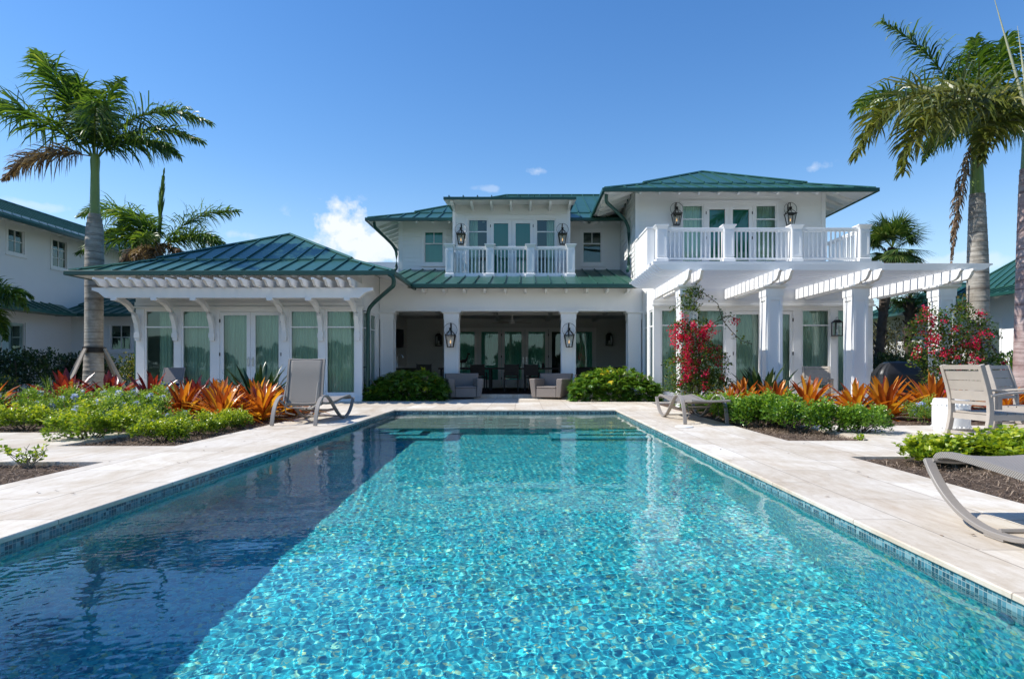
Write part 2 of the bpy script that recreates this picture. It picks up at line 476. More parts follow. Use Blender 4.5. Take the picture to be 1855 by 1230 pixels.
# mulch straw lying loose on the beds nearest the camera
def straw():
    n = 60000
    areas = [(-8.5, -4.02, 2.6, 6.05, .30), (-5.36, -4.02, 7.3, 12.5, .15), (3.32, 7.5, 2.2, 6.4, .33), (3.27, 4.3, 7.85, 12.5, .14), (-8, -5.38, 8.85, 9.6, .05), (4.3, 8.0, 9.92, 10.8, .03)]
    P = []
    for x0, x1, y0, y1, f in areas:
        k = int(n*f); P.append(np.stack([rng.uniform(x0+.02, x1-.02, k), rng.uniform(y0+.02, y1-.02, k)], -1))
    P = np.concatenate(P); k = len(P)
    a = rng.uniform(0, 2*PI, k); L = rng.uniform(.02, .075, k); wd = rng.uniform(.001, .0026, k)
    z = rng.uniform(-.03, -.006, k); dz = rng.normal(0, .009, k)
    c = np.cos(a); s = np.sin(a)
    def pt(u, v, zz): return np.stack([P[:,0]+c*u-s*v, P[:,1]+s*u+c*v, zz], -1)
    V = np.stack([pt(-L/2, -wd, z-dz), pt(L/2, -wd, z+dz), pt(L/2, wd, z+dz+.001), pt(-L/2, wd, z-dz+.001)], 1).reshape(-1, 3)
    Fc = np.arange(4*k).reshape(k, 4)
    return V, Fc, np.repeat(rng.random(k), 4)
V, Fc, rr = straw()
M_straw = leaf_mat('straw', [(0, (0.06, 0.04, 0.028)), (.5, (0.19, 0.135, 0.095)), (1, (0.40, 0.31, 0.23))], 0.8, 0.05, 0.2)
tag(npmesh('pine_straw', V, Fc, M_straw, rnd=rr), 'dry brown pine straw scattered over the planting beds', 'mulch', kind='stuff')

# pool basin
D = -1.25
b = MB()
b.quad((PX0,PY0,D),(PX1,PY0,D),(PX1,PY1,D),(PX0,PY1,D))
zt = -0.185
for (x0,y0,x1,y1) in ((PX0,PY0,PX0,PY1),(PX1,PY0,PX1,PY1),(PX0,PY1,PX1,PY1),(PX0,PY0,PX1,PY0)):
    b.quad((x0,y0,D),(x1,y1,D),(x1,y1,zt),(x0,y0,zt))
# sun shelf across the far end, and two flights of corner steps below it
SH = 10.55
b.box(PX0+.002, PX1-.002, SH, PY1-.002, D+.002, -0.374)
sh_ = tag(MB().quad((PX0+.003, SH, -.37), (PX1-.003, SH, -.37), (PX1-.003, PY1-.003, -.37), (PX0+.003, PY1-.003, -.37)).build('pool_shelf_floor', M_shelf), kind='structure')
sh_.cycles.is_caustics_receiver = True
for sx in (-1, 1):
    xw = PX0+.004 if sx < 0 else PX1-.004
    for k, (wx, wy, z) in enumerate(((1.55, .80, -.92), (1.1, .52, -.72), (.72, .26, -.54))):
        x1 = xw - sx*wx if sx > 0 else xw + wx
        b.box(min(xw, x1), max(xw, x1), SH-wy, SH-.001*(k+1), D+.002*(k+2), z)
basin = tag(b.build('pool_basin', M_pebble), kind='structure')
basin.cycles.is_caustics_receiver = True
b = MB()
e = 0.003
for (x0,y0,x1,y1) in ((PX0+e,PY0,PX0+e,PY1),(PX1-e,PY0,PX1-e,PY1),(PX0,PY1-e,PX1,PY1-e),(PX0,PY0+e,PX1,PY0+e)):
    b.quad((x0,y0,zt),(x1,y1,zt),(x1,y1,-0.028),(x0,y0,-0.028))
tiles = tag(b.build('pool_wall_tiles', M_tile), kind='structure')
tiles.cycles.is_caustics_receiver = True
b = MB()   # bullnose coping, a touch proud of the tiles
cw = 0.30; ov = 0.018
for (x0,x1,y0,y1) in ((PX0-cw, PX0+ov, PY0-cw, PY1+cw), (PX1-ov, PX1+cw, PY0-cw, PY1+cw), (PX0+ov+.001, PX1-ov-.001, PY1-ov, PY1+cw), (PX0+ov+.001, PX1-ov-.001, PY0-cw, PY0+ov)):
    b.box(x0, x1, y0, y1, -0.028, 0.004)
tag(b.build('pool_coping_paving', M_trav, bevel=0.006), kind='structure')
# rippled water surface
xs_ = np.linspace(PX0+.004, PX1-.004, 721); ys_ = [-1.2]
while ys_[-1] < PY1-.02: ys_.append(ys_[-1] +   .0055+.0015*max(ys_[-1], 0))
ys_ = np.array(ys_); ys_ = -1.2+(ys_+1.2)*(PY1-.004+1.2)/(ys_[-1]+1.2); dys = np.gradient(ys_)
nx, ny = len(xs_)-1, len(ys_)-1
X, Y = np.meshgrid(xs_, ys_); DY_ = np.repeat(dys[:, None], nx+1, 1)
Z = np.zeros_like(X)
r2 = np.random.default_rng(5)
for i in range(110):
    big = i < 12
    lam = math.exp(r2.uniform(math.log(.28), math.log(.9))) if big else math.exp(r2.uniform(math.log(.021), math.log(.085)))
    th = r2.normal(PI/2, 0.7 if big else 1.15)
    k = 2*PI/lam
    sl_ = (.0044 if big else .0037)*r2.uniform(.5, 1.2)           # slope of this component
    patch = 1.0 if big else .85+.45*np.sin(X*(1.1+.3*(i%5))+i*1.7)*np.sin(Y*(.8+.25*(i%4))+i*.9)
    Z += patch*sl_/k*np.exp(-(2.2*DY_/lam)**2)*np.sin(k*(X*math.cos(th)+Y*math.sin(th)) + 2.4*np.sin(X*(1.3+.2*(i%7))+i)+2.2*np.sin(Y*(1.1+.23*(i%5))+i*2) + r2.uniform(0, 6.3))
V = np.stack([X, Y, ZW+Z], -1).reshape(-1, 3)
i = np.arange((nx+1)*(ny+1)).reshape(ny+1, nx+1)
Fc = np.stack([i[:-1,:-1], i[:-1,1:], i[1:,1:], i[1:,:-1]], -1).reshape(-1, 4)
water = tag(npmesh('pool_water', V, Fc, M_water, smooth=True), kind='structure')
water.cycles.is_caustics_caster = True
# ---------------------------------------------------------------- building kit
T_ = Matrix.Translation
def front(Y): return T_((0, Y, 0))                                        # local x = X, local -y looks at the camera
def face_px(X): return T_((X, 0, 0)) @ Matrix.Rotation(R(90), 4, 'Z')      # local x = Y, outside looks to +X
def face_mx(X): return T_((X, 0, 0)) @ Matrix.Rotation(R(-90), 4, 'Z')     # local x = -Y, outside looks to -X
def dupo(o, parent, dloc):
    c = o.copy(); COL.objects.link(c); c.parent = parent; c.location = Vector(o.location) + Vector(dloc); return c

def wall(M, x0, x1, z0, z1, holes, th, mat, parent, name='wall'):
    xs = sorted({x0, x1, *[h[0] for h in holes], *[h[1] for h in holes]}); zs = sorted({z0, z1, *[h[2] for h in holes], *[h[3] for h in holes]})
    nx, nz = len(xs)-1, len(zs)-1
    solid = [[not any(h[0] < (xs[i]+xs[i+1])/2 < h[1] and h[2] < (zs[k]+zs[k+1])/2 < h[3] for h in holes) for k in range(nz)] for i in range(nx)]
    S = lambda i, k: 0 <= i < nx and 0 <= k < nz and solid[i][k]
    m = MB(M)
    for i in range(nx):
        for k in range(nz):
            if not solid[i][k]: continue
            a, b, c, d = xs[i], xs[i+1], zs[k], zs[k+1]
            if mat is M_siding:        # lapped boards, each lower edge standing 14 mm proud
                bh = 0.155; z = math.floor(c/bh)*bh
                while z < d-1e-5:
                    lo, hi = max(z, c), min(z+bh, d); yl = -.016*(1-(lo-z)/bh); yh = -.016*(1-(hi-z)/bh)
                    m.quad((a,yl,lo),(b,yl,lo),(b,yh,hi),(a,yh,hi)); m.quad((a,0.0,lo),(b,0.0,lo),(b,yl,lo),(a,yl,lo)); z += bh
            else: m.quad((a,0,c),(b,0,c),(b,0,d),(a,0,d))
            m.quad((a,th,c),(a,th,d),(b,th,d),(b,th,c))
            if not S(i-1, k): m.quad((a,0,c),(a,0,d),(a,th,d),(a,th,c))
            if not S(i+1, k): m.quad((b,0,c),(b,th,c),(b,th,d),(b,0,d))
            if not S(i, k-1): m.quad((a,0,c),(a,th,c),(b,th,c),(b,0,c))
            if not S(i, k+1): m.quad((a,0,d),(b,0,d),(b,th,d),(a,th,d))
    return m.build(name, mat, parent)

def ring(m, x0, x1, z0, z1, wd, y0, y1):
    m.box(x0, x0+wd, y0, y1, z0, z1); m.box(x1-wd, x1, y0, y1, z0, z1)
    m.box(x0+wd, x1-wd, y0, y1, z1-wd, z1); m.box(x0+wd, x1-wd, y0, y1, z0, z0+wd)

def window(M, x0, x1, z0, z1, parent, transom=None, muntin=None, fw=0.05, casing=0.0, frame_mat=None, grid=None, shade=None):
    """x0..x1, z0..z1 = visible glass; the opening in the wall is fw wider all round"""
    fm = frame_mat or M_white
    m = MB(M)
    ring(m, x0-fw, x1+fw, z0-fw, z1+fw, fw, 0.02, 0.09)
    if casing:
        ring(m, x0-fw-casing, x1+fw+casing, z0-fw-casing, z1+fw+casing, casing+0.004, -0.024, 0.004)
        m.box(x0-fw-casing-.02, x1+fw+casing+.02, -0.05, -0.002, z0-fw-casing-0.035, z0-fw-casing+0.005)
    f = m.build('window', fm, parent, bevel=0.0)
    if transom is not None:
        MB(M).box(x0, x1, 0.028, 0.085, transom-0.018, transom+0.018).build('glazing_bar', fm, f)
    if muntin is not None:
        MB(M).box(muntin[0]-.012, muntin[0]+.012, 0.03, 0.082, muntin[1], muntin[2]).build('glazing_bar', fm, f)
    if grid:
        g_ = MB(M)
        for x in grid[0]: g_.box(x-.012, x+.012, 0.035, 0.08, z0, z1)
        for z in grid[1]: g_.box(x0, x1, 0.033, 0.082, z-.012, z+.012)
        g_.build('glazing_bar', fm, f)
    MB(M).quad((x0,0.055,z0),(x1,0.055,z0),(x1,0.055,z1),(x0,0.055,z1)).build('pane', M_glass, f)
    if shade is not None:
        MB(M).box(x0-.03, x1+.03, 0.16, 0.17, z0-.03, z1+.03).build('blind_or_dark_backing', shade, f)  # villa blind; next door a dark sheet standing in for the unlit room
    return f

def door(M, x0, x1, z0, z1, gl0, gl1, gz0, gz1, parent, hinge_side, handle=True, shade=None):
    """one glazed door leaf x0..x1 with glass gl0..gl1"""
    m = MB(M)
    m.box(x0, gl0, 0.02, 0.065, z0, z1); m.box(gl1, x1, 0.02, 0.065, z0, z1)
    m.box(gl0, gl1, 0.02, 0.065, gz1, z1); m.box(gl0, gl1, 0.02, 0.065, z0, gz0)
    d = m.build('french_door', M_white, parent)
    MB(M).quad((gl0,0.045,gz0),(gl1,0.045,gz0),(gl1,0.045,gz1),(gl0,0.045,gz1)).build('pane', M_glass, d)
    hx = x0 if hinge_side < 0 else x1
    for k in range(3):
        z = z0 + (z1-z0)*(0.12+0.38*k)
        MB(M).box(hx-.012, hx+.012, -0.004, 0.018, z, z+.09).build('hinge', M_black, d)
    if handle:
        xx = (gl1+x1)/2 if hinge_side < 0 else (gl0+x0)/2
        h = MB(M); h.box(xx-.02, xx+.02, 0.010, 0.019, z0+.90, z0+1.16); h.tube([(xx,-.0,z0+.93),(xx,-.05,z0+.95),(xx,-.05,z0+1.10),(xx,0,z0+1.12)], .009, 6)
        h.build('handle', M_steel, d)
    if shade is not None:
        MB(M).box(gl0-.02, gl1+.02, 0.10, 0.11, gz0-.02, gz1+.02).build('blind_or_dark_backing', shade, d)
    return d

NCUR = [0]
def curtain(M, x0, x1, z0, z1, label, mat=None, depth=0.22, amp=0.022):
    n = max(8, int((x1-x0)*70)); m = MB(M); NCUR[0] += 1; ph = NCUR[0]*1.7
    vs = []; per = 0.085
    for i in range(n+1):
        x = x0 + (x1-x0)*i/n
        y = depth + amp*math.sin(2*PI*x/per + ph + 0.9*math.sin(x*5+ph)) + 0.3*amp*math.sin(x*31+ph)
        vs += [(x, y, z0), (x, y, z1)]
    m.add(vs, [(2*i, 2*i+2, 2*i+3, 2*i+1) for i in range(n)])
    c = (M @ Vector(((x0+x1)/2, depth, z0)))
    o = m.build('curtain', mat or M_curtain, None, smooth=True, origin=tuple(c))
    return tag(o, label, 'curtain', 'curtains behind the villa windows')

def hip_roof(x0, x1, y0, y1, z0, s1, t1, s2, parent, mat, spacing=0.45, rib_sides='fblr', soffit_in=1.0, tails=0.6, gut=0.11, tail_sides='f', under=0.02, ph=0.2):
    Tm = min(x1-x0, y1-y0)/2
    hz = lambda t: z0 + s1*min(t, t1) + s2*max(0, t-t1)
    rect = lambda t: [(x0+t, y0+t), (x1-t, y0+t), (x1-t, y1-t), (x0+t, y1-t)]
    m = MB()
    lv = [0, t1, Tm]
    for a, b in ((0, t1), (t1, Tm)):
        A, B = rect(a), rect(b)
        lip = 0.05 if a > 0 else 0.0
        for k in range(4):
            k2 = (k+1) % 4
            pts = [(*A[k], hz(a)+lip), (*A[k2], hz(a)+lip), (*B[k2], hz(b)), (*B[k], hz(b))]
            if b == Tm and (Vector(pts[2])-Vector(pts[3])).length < 1e-3: pts = pts[:3]
            m.poly(pts)
            if lip: m.quad((*A[k], hz(a)-.005), (*A[k2], hz(a)-.005), (*A[k2], hz(a)+lip), (*A[k], hz(a)+lip))
    pr = [(-.014, -.01), (.014, -.01), (.014, .042), (-.014, .042)]
    def rib(side, p):
        L = (x1-x0) if side in 'fb' else (y1-y0)
        tm = min(p, L-p, Tm)
        if tm < .06: return
        def at(t, dz=0):
            z = hz(t)+dz
            return {'f': (x0+p, y0+t, z), 'b': (x0+p, y1-t, z), 'l': (x0+t, y0+p, z), 'r': (x1-t, y0+p, z)}[side]
        if tm <= t1: m.sweep([at(0), at(tm)], pr)
        else:
            m.sweep([at(0), at(t1-.004)], pr); m.sweep([at(t1+.001, .05), at(tm, 0.0)], pr)
    for side in rib_sides:
        L = (x1-x0) if side in 'fb' else (y1-y0)
        p = ph
        while p < L: rib(side, p); p += spacing
    cap = [(-.06, 0), (0, .045), (.06, 0), (0, -.03)]
    A, B, C_ = rect(0), rect(t1), rect(Tm)
    for k in range(4):
        m.sweep([(*A[k], hz(0)+.012), (*B[k], hz(t1)+.012)], cap)
        m.sweep([(*B[k], hz(t1)+.058), (*C_[k], hz(Tm)+.012)], cap)
    if abs((x1-x0)-(y1-y0)) > .01:
        ends = [C_[0], C_[2]]
        m.sweep([(*ends[0], hz(Tm)+.012), (*ends[1], hz(Tm)+.012)], cap)
    rf = m.build('roof', mat, parent)
    # gutter round the eave
    g_ = MB()
    gy = 0.085
    for (a, b, c, d) in ((x0-gy, x1+gy, y0-gy, y0-.002), (x0-gy, x1+gy, y1+.002, y1+gy), (x0-gy, x0-.002, y0, y1), (x1+.002, x1+gy, y0, y1)):
        g_.box(a, b, c, d, z0-gut, z0+.004)
    g_.build('gutter', M_green, rf, bevel=0.008)
    # boarded soffit, sloping with the roof
    s_ = MB(); si = soffit_in+.05; O = rect(0.0); I = rect(si); zo = z0-gut+.02; zi = zo + s1*si
    for k in range(4):
        k2 = (k+1) % 4
        s_.quad((*O[k], zo), (*O[k2], zo), (*I[k2], zi), (*I[k], zi))
    s_.build('soffit', M_white, rf)
    if tails:
        first = None
        def tail(px, py, dx, dy):
            b_ = MB()
            L0, L1 = .10, si
            w_ = .035
            P = lambda t, s: (px+dx*t+(-dy)*s, py+dy*t+dx*s)
            q = lambda t, z: (*P(t, -w_), z)
            zt = lambda t: zo + s1*t - .003
            prof = [q(L0, zt(L0)), q(L0, zt(L0)-.05), q(L0+.10, zt(L0+.1)-.11), q(L1, zt(L1)-.12), q(L1, zt(L1))]
            b_.prism(prof, ((-dy)*2*w_, dx*2*w_, 0))
            return b_.build('rafter_tail', M_white, rf)
        for sd in tail_sides:
            L = (x1-x0) if sd in 'fb' else (y1-y0)
            n = int((L-2*si)/tails); st = (L-2*si-n*tails)/2+si
            f0 = None
            for i in range(n+1):
                p = st+i*tails
                if f0 is None:
                    f0 = (tail(x0+p, y0, 0, 1) if sd == 'f' else tail(x0, y0+p, 1, 0) if sd == 'l' else tail(x1, y0+p, -1, 0)); p0 = p
                else:
                    dupo(f0, rf, ((p-p0), 0, 0) if sd == 'f' else (0, (p-p0), 0))
    return rf

def column(parent, x, y, z0, z1, w_, d_, name='column', cap=True, panel=True, mat=None):
    """square panelled column, moulded base and capital"""
    mat = mat or M_white
    m = MB(); hw, hd = w_/2, d_/2
    m.box(x-hw, x+hw, y-hd, y+hd, z0, z1)
    if panel:      # raised stiles and rails give the recessed panel
        s_ = .06; e_ = .02
        for (za, zb) in ((z0+.30, z1-.34),):
            for sg in (-1, 1):
                m.box(x-hw+.0, x-hw+s_, y+sg*hd, y+sg*(hd+e_), za-.1, zb+.1); m.box(x+hw-s_, x+hw, y+sg*hd, y+sg*(hd+e_), za-.1, zb+.1)
                m.box(x-hw+s_, x+hw-s_, y+sg*hd, y+sg*(hd+e_), zb, zb+.1); m.box(x-hw+s_, x+hw-s_, y+sg*hd, y+sg*(hd+e_), za-.1, za)
                m.box(x+sg*hw, x+sg*(hw+e_), y-hd, y-hd+s_, za-.1, zb+.1); m.box(x+sg*hw, x+sg*(hw+e_), y+hd-s_, y+hd, za-.1, zb+.1)
                m.box(x+sg*hw, x+sg*(hw+e_), y-hd+s_, y+hd-s_, zb, zb+.1); m.box(x+sg*hw, x+sg*(hw+e_), y-hd+s_, y+hd-s_, za-.1, za)
    c = m.build(name, mat, parent)
    b_ = MB()
    b_.box(x-hw-.03, x+hw+.03, y-hd-.03, y+hd+.03, z0+.001, z0+.16); b_.taper(x, y, z0+.16, z0+.19, hw+.03, hd+.03, hw+.006, hd+.006)
    b_.build('column_base', mat, c)
    if cap:
        b_ = MB()
        b_.box(x-hw-.03, x+hw+.03, y-hd-.03, y+hd+.03, z1-.25, z1-.09)
        b_.taper(x, y, z1-.09, z1-.04, hw+.03, hd+.03, hw+.085, hd+.085)
        b_.box(x-hw-.09, x+hw+.09, y-hd-.09, y+hd+.09, z1-.04, z1-.002)
        b_.build('capital', mat, c)
    return c

def newel_mb(x, y, z0, z1, w_=0.26):
    m = MB(); h = w_/2
    m.taper(x, y, z0, z0+.14, h+.035, h+.035, h+.035, h+.035); m.taper(x, y, z0+.14, z0+.17, h+.035, h+.035, h, h)
    m.box(x-h, x+h, y-h, y+h, z0+.17, z1-.13)
    for sg in (-1, 1):
        for a, b in ((-h, -h+.05), (h-.05, h)):
            m.box(x+a, x+b, y+sg*h, y+sg*(h+.012), z0+.2, z1-.17); m.box(x+sg*h, x+sg*(h+.012), y+a, y+b, z0+.2, z1-.17)
        m.box(x-h+.05, x+h-.05, y+sg*h, y+sg*(h+.012), z0+.2, z0+.26); m.box(x-h+.05, x+h-.05, y+sg*h, y+sg*(h+.012), z1-.23, z1-.17)
    m.taper(x, y, z1-.13, z1-.03, h, h, h+.05, h+.05); m.box(x-h-.06, x+h+.06, y-h-.06, y+h+.06, z1-.03, z1)
    return m
def railing(parent, posts, z0, z1, w_, sides=(), sp=0.12, rail_z=None, skirt=0.0):
    """posts on a straight line, plus side runs (xa, ya, xb, yb)"""
    rt = z1-.10 if rail_z is None else rail_z
    runs = []
    for (xa, ya), (xb, yb) in zip(posts[:-1], posts[1:]): runs.append((xa+w_/2, ya, xb-w_/2, yb))
    runs += list(sides); ro = parent
    for xa, ya, xb, yb in runs:
        r = MB(); q = MB()
        if abs(yb-ya) < 1e-6:
            r.box(xa, xb, ya-.045, ya+.045, rt-.03, rt+.03); r.box(xa, xb, ya-.03, ya+.03, rt-.075, rt-.03)
            q.box(xa, xb, ya-.03, ya+.03, z0+.13, z0+.18)
            if skirt: q.box(xa, xb, ya-.055, ya+.055, z0+.13-skirt, z0+.13)
        else:
            r.box(xa-.045, xa+.045, ya, yb, rt-.03, rt+.03); r.box(xa-.03, xa+.03, ya, yb, rt-.075, rt-.03)
            q.box(xa-.03, xa+.03, ya, yb, z0+.13, z0+.18)
        r.build('handrail', M_white, ro, bevel=.004); q.build('bottom_rail', M_white, ro)
    p0 = None
    for x, y in posts:
        if p0 is None: p0 = newel_mb(x, y, z0, z1, w_).build('newel_post', M_white, ro); q = (x, y)
        else: dupo(p0, ro, (x-q[0], y-q[1], 0))
    b0 = None
    for xa, ya, xb, yb in runs:
        L = abs(xb-xa)+abs(yb-ya); n = max(2, int(L/sp)); 
        for i in range(1, n):
            x = xa+(xb-xa)*i/n; y = ya+(yb-ya)*i/n
            if b0 is None: b0 = MB().box(x-.018, x+.018, y-.018, y+.018, z0+.18, rt-.075).build('baluster', M_white, ro); q0 = (x, y)
            else: dupo(b0, ro, (x-q0[0], y-q0[1], 0))
    return ro

def downspout(pts, parent, r=0.055):
    P = [Vector(p) for p in pts]; out = [P[0]]
    for i in range(1, len(P)-1):        # round the bends
        a, b, c = P[i-1], P[i], P[i+1]
        k = min(.14, (a-b).length*.45, (c-b).length*.45)
        p, q = b+(a-b).normalized()*k, b+(c-b).normalized()*k
        for t in (0, .25, .5, .75, 1): out.append(p*(1-t)**2 + b*2*t*(1-t) + q*t*t)
    out.append(P[-1])
    return MB().tube(out, r, 10).build('downspout', M_green, parent, smooth=True)

# ---------------------------------------------------------------- the villa
villa = thing('villa', 'white two storey villa with green metal roofs and columned porch facing the pool', 'house', (0, 20, 0))
# ---- left wing
LX0, LX1, LY = -10.47, -4.37, 17.1
gl = [(-10.19, -9.46), (-9.20, -8.48), (-6.28, -5.57), (-5.315, -4.595)]
z0, z1, fw = .234, 2.41, .05
holes = [(a-fw, b+fw, z0-fw, z1+fw) for a, b in gl] + [(-8.27, -6.50, -.01, 2.46)]
wall(front(LY), LX0, LX1, -.02, 3.60, holes, .15, M_white, villa)
for k, (a, b) in enumerate(gl):
    window(front(LY), a, b, z0, z1, villa, transom=1.994)
fr = MB(front(LY)); fr.box(-8.27, -8.215, .0, .10, 0, 2.46); fr.box(-6.555, -6.50, .0, .10, 0, 2.46); fr.box(-8.215, -6.555, .0, .10, 2.405, 2.46)
fr.build('door_frame', M_white, villa)
door(front(LY), -8.212, -7.39, .03, 2.40, -8.11, -7.49, .24, 2.31, villa, -1)
door(front(LY), -7.382, -6.558, .03, 2.40, -7.255, -6.63, .24, 2.31, villa, 1)
tr = MB(front(LY)); tr.box(LX0-.05, LX1+.05, -.055, -.002, 2.50, 2.545); tr.box(LX0-.02, LX1+.02, -.028, -.003, 2.56, 2.66)
tr.box(LX0-.01, -8.31, -.030, -.001, -.02, .14); tr.box(-6.46, LX1+.01, -.030, -.001, -.02, .14)
tr.build('cornice', M_white, villa)
hs = [(17.28-fw, 17.80+fw, z0-fw, z1+fw), (18.12-fw, 18.70+fw, z0-fw, z1+fw)]
wall(face_px(LX1), 17.25, 19.1, -.02, 3.60, hs, .15, M_white, villa)
window(face_px(LX1), 17.28, 17.80, z0, z1, villa, transom=1.994); window(face_px(LX1), 18.12, 18.70, z0, z1, villa, transom=1.994)
wall(face_mx(LX0), -25.0, -17.25, -.02, 3.42, [], .15, M_white, villa)
# room behind the glass: floor, ceiling, dim back wall
MB().box(LX0+.15, LX1-.15, 17.25, 22.0, 0.0, .02).build('room_floor', simple('pale_floor', (.45,.42,.37), .4), villa)
MB().box(LX0+.15, LX1-.15, 17.25, 22.0, 3.0, 3.1).build('room_ceiling', M_white, villa)
MB().box(LX0+.15, LX1-.15, 22.0, 22.1, 0, 3.1).build('room_wall', simple('room_paint', (.5,.5,.46), .8), villa)
for (a, b), s in zip(gl, ('behind the tall window at the outer corner of the pergola-fronted wing', 'behind the tall window just outward of the low wing\'s doors', 'behind the tall window just inward of the low wing\'s doors', 'behind the low wing window beside the green downspout')):
    if s.startswith('behind the tall window at the outer'):
        curtain(front(LY), a+.18, a+.50, z0-.1, z1+.15, 'narrow bright strip of sheer curtain in the outermost window of the low wing', depth=.35)
        curtain(front(LY), a+.30, b+.1, z0-.1, z1+.15, 'wide sheer green curtain in the outermost window of the low wing', depth=.6)
    else:
        curtain(front(LY), a-.1, b+.1, z0-.1, z1+.15, 'sheer green curtain hanging '+s)
curtain(front(LY), -8.2, -7.40, .05, 2.5, 'sheer green curtain behind the outer french door leaf of the low wing')
curtain(front(LY), -7.38, -6.56, .05, 2.5, 'sheer green curtain behind the inner french door leaf of the low wing')
curtain(face_px(LX1), 17.35, 18.9, .1, 2.6, 'sheer green curtain behind the narrow side windows of the low wing facing the porch', depth=.3)
# eave, bracketed timber beam and ogee rafter tails
hip_roof(-11.52, -3.34, 16.05, 26.5, 3.34, .36, 1.40, .474, villa, M_roof, spacing=.462, rib_sides='flr', soffit_in=1.0, tails=.62)
bm_ = MB()
yb0, yb1 = 16.06, 16.20
pr = [(-10.95, 2.92), (-10.95, 2.86), (-10.78, 2.80), (-10.62, 2.665), (-4.19, 2.665), (-4.03, 2.80), (-3.84, 2.86), (-3.84, 2.92)]
bm_.prism([(x, yb0, z) for x, z in pr], (0, yb1-yb0, 0))
bm_.build('eave_beam', M_white, villa)
tp = [(15.56, 3.11), (15.56, 3.06), (15.63, 3.035), (15.70, 2.99), (15.74, 2.945), (15.80, 2.925), (16.0, 2.922), (17.09, 2.922), (17.09, 3.11)]
t0 = None
for i in range(22):
    x = -10.60 + i*.298
    if t0 is None: t0 = MB().prism([(x, y, z) for y, z in tp], (.062, 0, 0)).build('rafter_tail', M_white, villa, bevel=.003); xx = x
    else: dupo(t0, villa, (x-xx, 0, 0))
bp = []
arc = [(17.075, 1.80), (17.06, 1.95), (17.01, 2.12), (16.92, 2.29), (16.79, 2.44), (16.62, 2.56), (16.42, 2.63), (16.20, 2.655), (16.06, 2.658)]
b0 = None
for x in (-10.39, -9.38, -8.39, -6.45, -5.47, -4.49):
    if b0 is None:
        m = MB()
        m.sweep([(x, y, z) for y, z in arc], [(-.055, -.06), (.055, -.06), (.055, .06), (-.055, .06)], up=(0, -.7, .7))
        m.box(x-.075, x+.075, 17.0, 17.097, 1.70, 1.83); m.box(x-.06, x+.06, 17.02, 17.096, 1.62, 1.70)
        m.box(x-.075, x+.075, 16.04, 16.24, 2.60, 2.662)
        b0 = m.build('bracket', M_white, villa); xx = x
    else: dupo(b0, villa, (x-xx, 0, 0))
# ---- porch
HY = 19.1
m = MB(front(HY)); m.box(-4.36, 3.54, 0, .42, 2.60, 3.46); m.box(-4.36, 3.54, -.03, .0-.001, 2.60, 2.68); 
m.prism([(-4.36, 0, 3.462), (-3.86, 0, 3.462), (-4.36, 0, 3.60)], (0, .3, 0))
m.build('porch_header', M_white, villa)
column(villa, -2.20, 19.30, 0.0, 2.60, .40, .40); column(villa, 1.33, 19.30, 0.0, 2.60, .40, .40)
column(villa, -4.15, 19.32, 0.0, 2.60, .36, .40, name='engaged_column'); column(villa, 3.32, 19.32, 0.0, 2.60, .36, .40, name='engaged_column')
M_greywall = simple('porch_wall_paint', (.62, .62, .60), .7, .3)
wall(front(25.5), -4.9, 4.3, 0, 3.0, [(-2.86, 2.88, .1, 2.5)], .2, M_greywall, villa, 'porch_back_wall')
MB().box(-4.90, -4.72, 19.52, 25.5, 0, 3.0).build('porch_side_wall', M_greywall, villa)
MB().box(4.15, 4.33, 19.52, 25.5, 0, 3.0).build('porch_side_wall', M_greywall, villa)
MB().box(-4.72, 4.15, 18.95, 25.5, 0.0, .10).build('porch_floor', M_trav, villa)
m = MB(); m.box(-4.72, 4.15, 19.52, 25.5, 2.86, 2.95)
for x in (-2.9, -1.0, .9, 2.8): m.box(x-.07, x+.07, 19.52, 25.5, 2.74, 2.858)
m.box(-4.72, 4.15, 22.2, 22.34, 2.735, 2.857)
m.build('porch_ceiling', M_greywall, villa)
X0 = -2.82; pw = .947
fr = MB(front(25.5)); ring(fr, -2.86, 2.88, .1, 2.5, .05, -.02, .12); fr.build('door_frame', M_white, villa)
for k in range(6):
    a = -2.81+k*pw*.9985; b = a+pw-.012
    door(front(25.5), a, b, .152, 2.448, a+.13, b-.13, .42, 2.34, villa, -1 if k % 2 == 0 else 1, handle=(k in (2, 3)))
for k in range(6):
    a = -2.81+k*pw; 
    if k != 4: curtain(front(25.5), a-.0, a+pw-.01, .2, 2.55, 'plain teal curtain behind the %s porch door leaf counted from the TV side' % ('first second third fourth fifth sixth'.split()[k]), M_shade2, depth=.28, amp=.012)
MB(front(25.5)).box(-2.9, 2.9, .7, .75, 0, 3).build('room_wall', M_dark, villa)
# ---- lower roof over the porch
m = MB(); ey, ez, ty, tz = 18.45, 3.32, 23.5, 4.52; xa, xb = -3.42, 3.56
m.quad((xa,ey,ez),(xb-.27,ey,ez),(xb-.01,ty,tz),(xa,ty,tz)); m.quad((xa,ey,ez-.1),(xa,ty,tz-.1),(xb-.01,ty,tz-.1),(xb-.27,ey,ez-.1))
m.poly([(xa, 18.72, 3.384), (xa, ty, tz), (-4.45, ty, tz), (-4.45, 20.22, 3.741)])
for x in (-3.75, -4.2): m.sweep([(x, 18.72+(xa-x)*1.456+.05, ez+(18.72+(xa-x)*1.456+.05-ey)*.2376), (x, ty, tz)], [(-.014,-.01),(.014,-.01),(.014,.045),(-.014,.045)])
for i in range(18):
    x = -3.3+i*.452
    if x < xb-.3: m.sweep([(x, ey-.02, ez), (x, ty, tz)], [(-.014,-.01),(.014,-.01),(.014,.045),(-.014,.045)])
rf = m.build('roof', M_roof, villa)
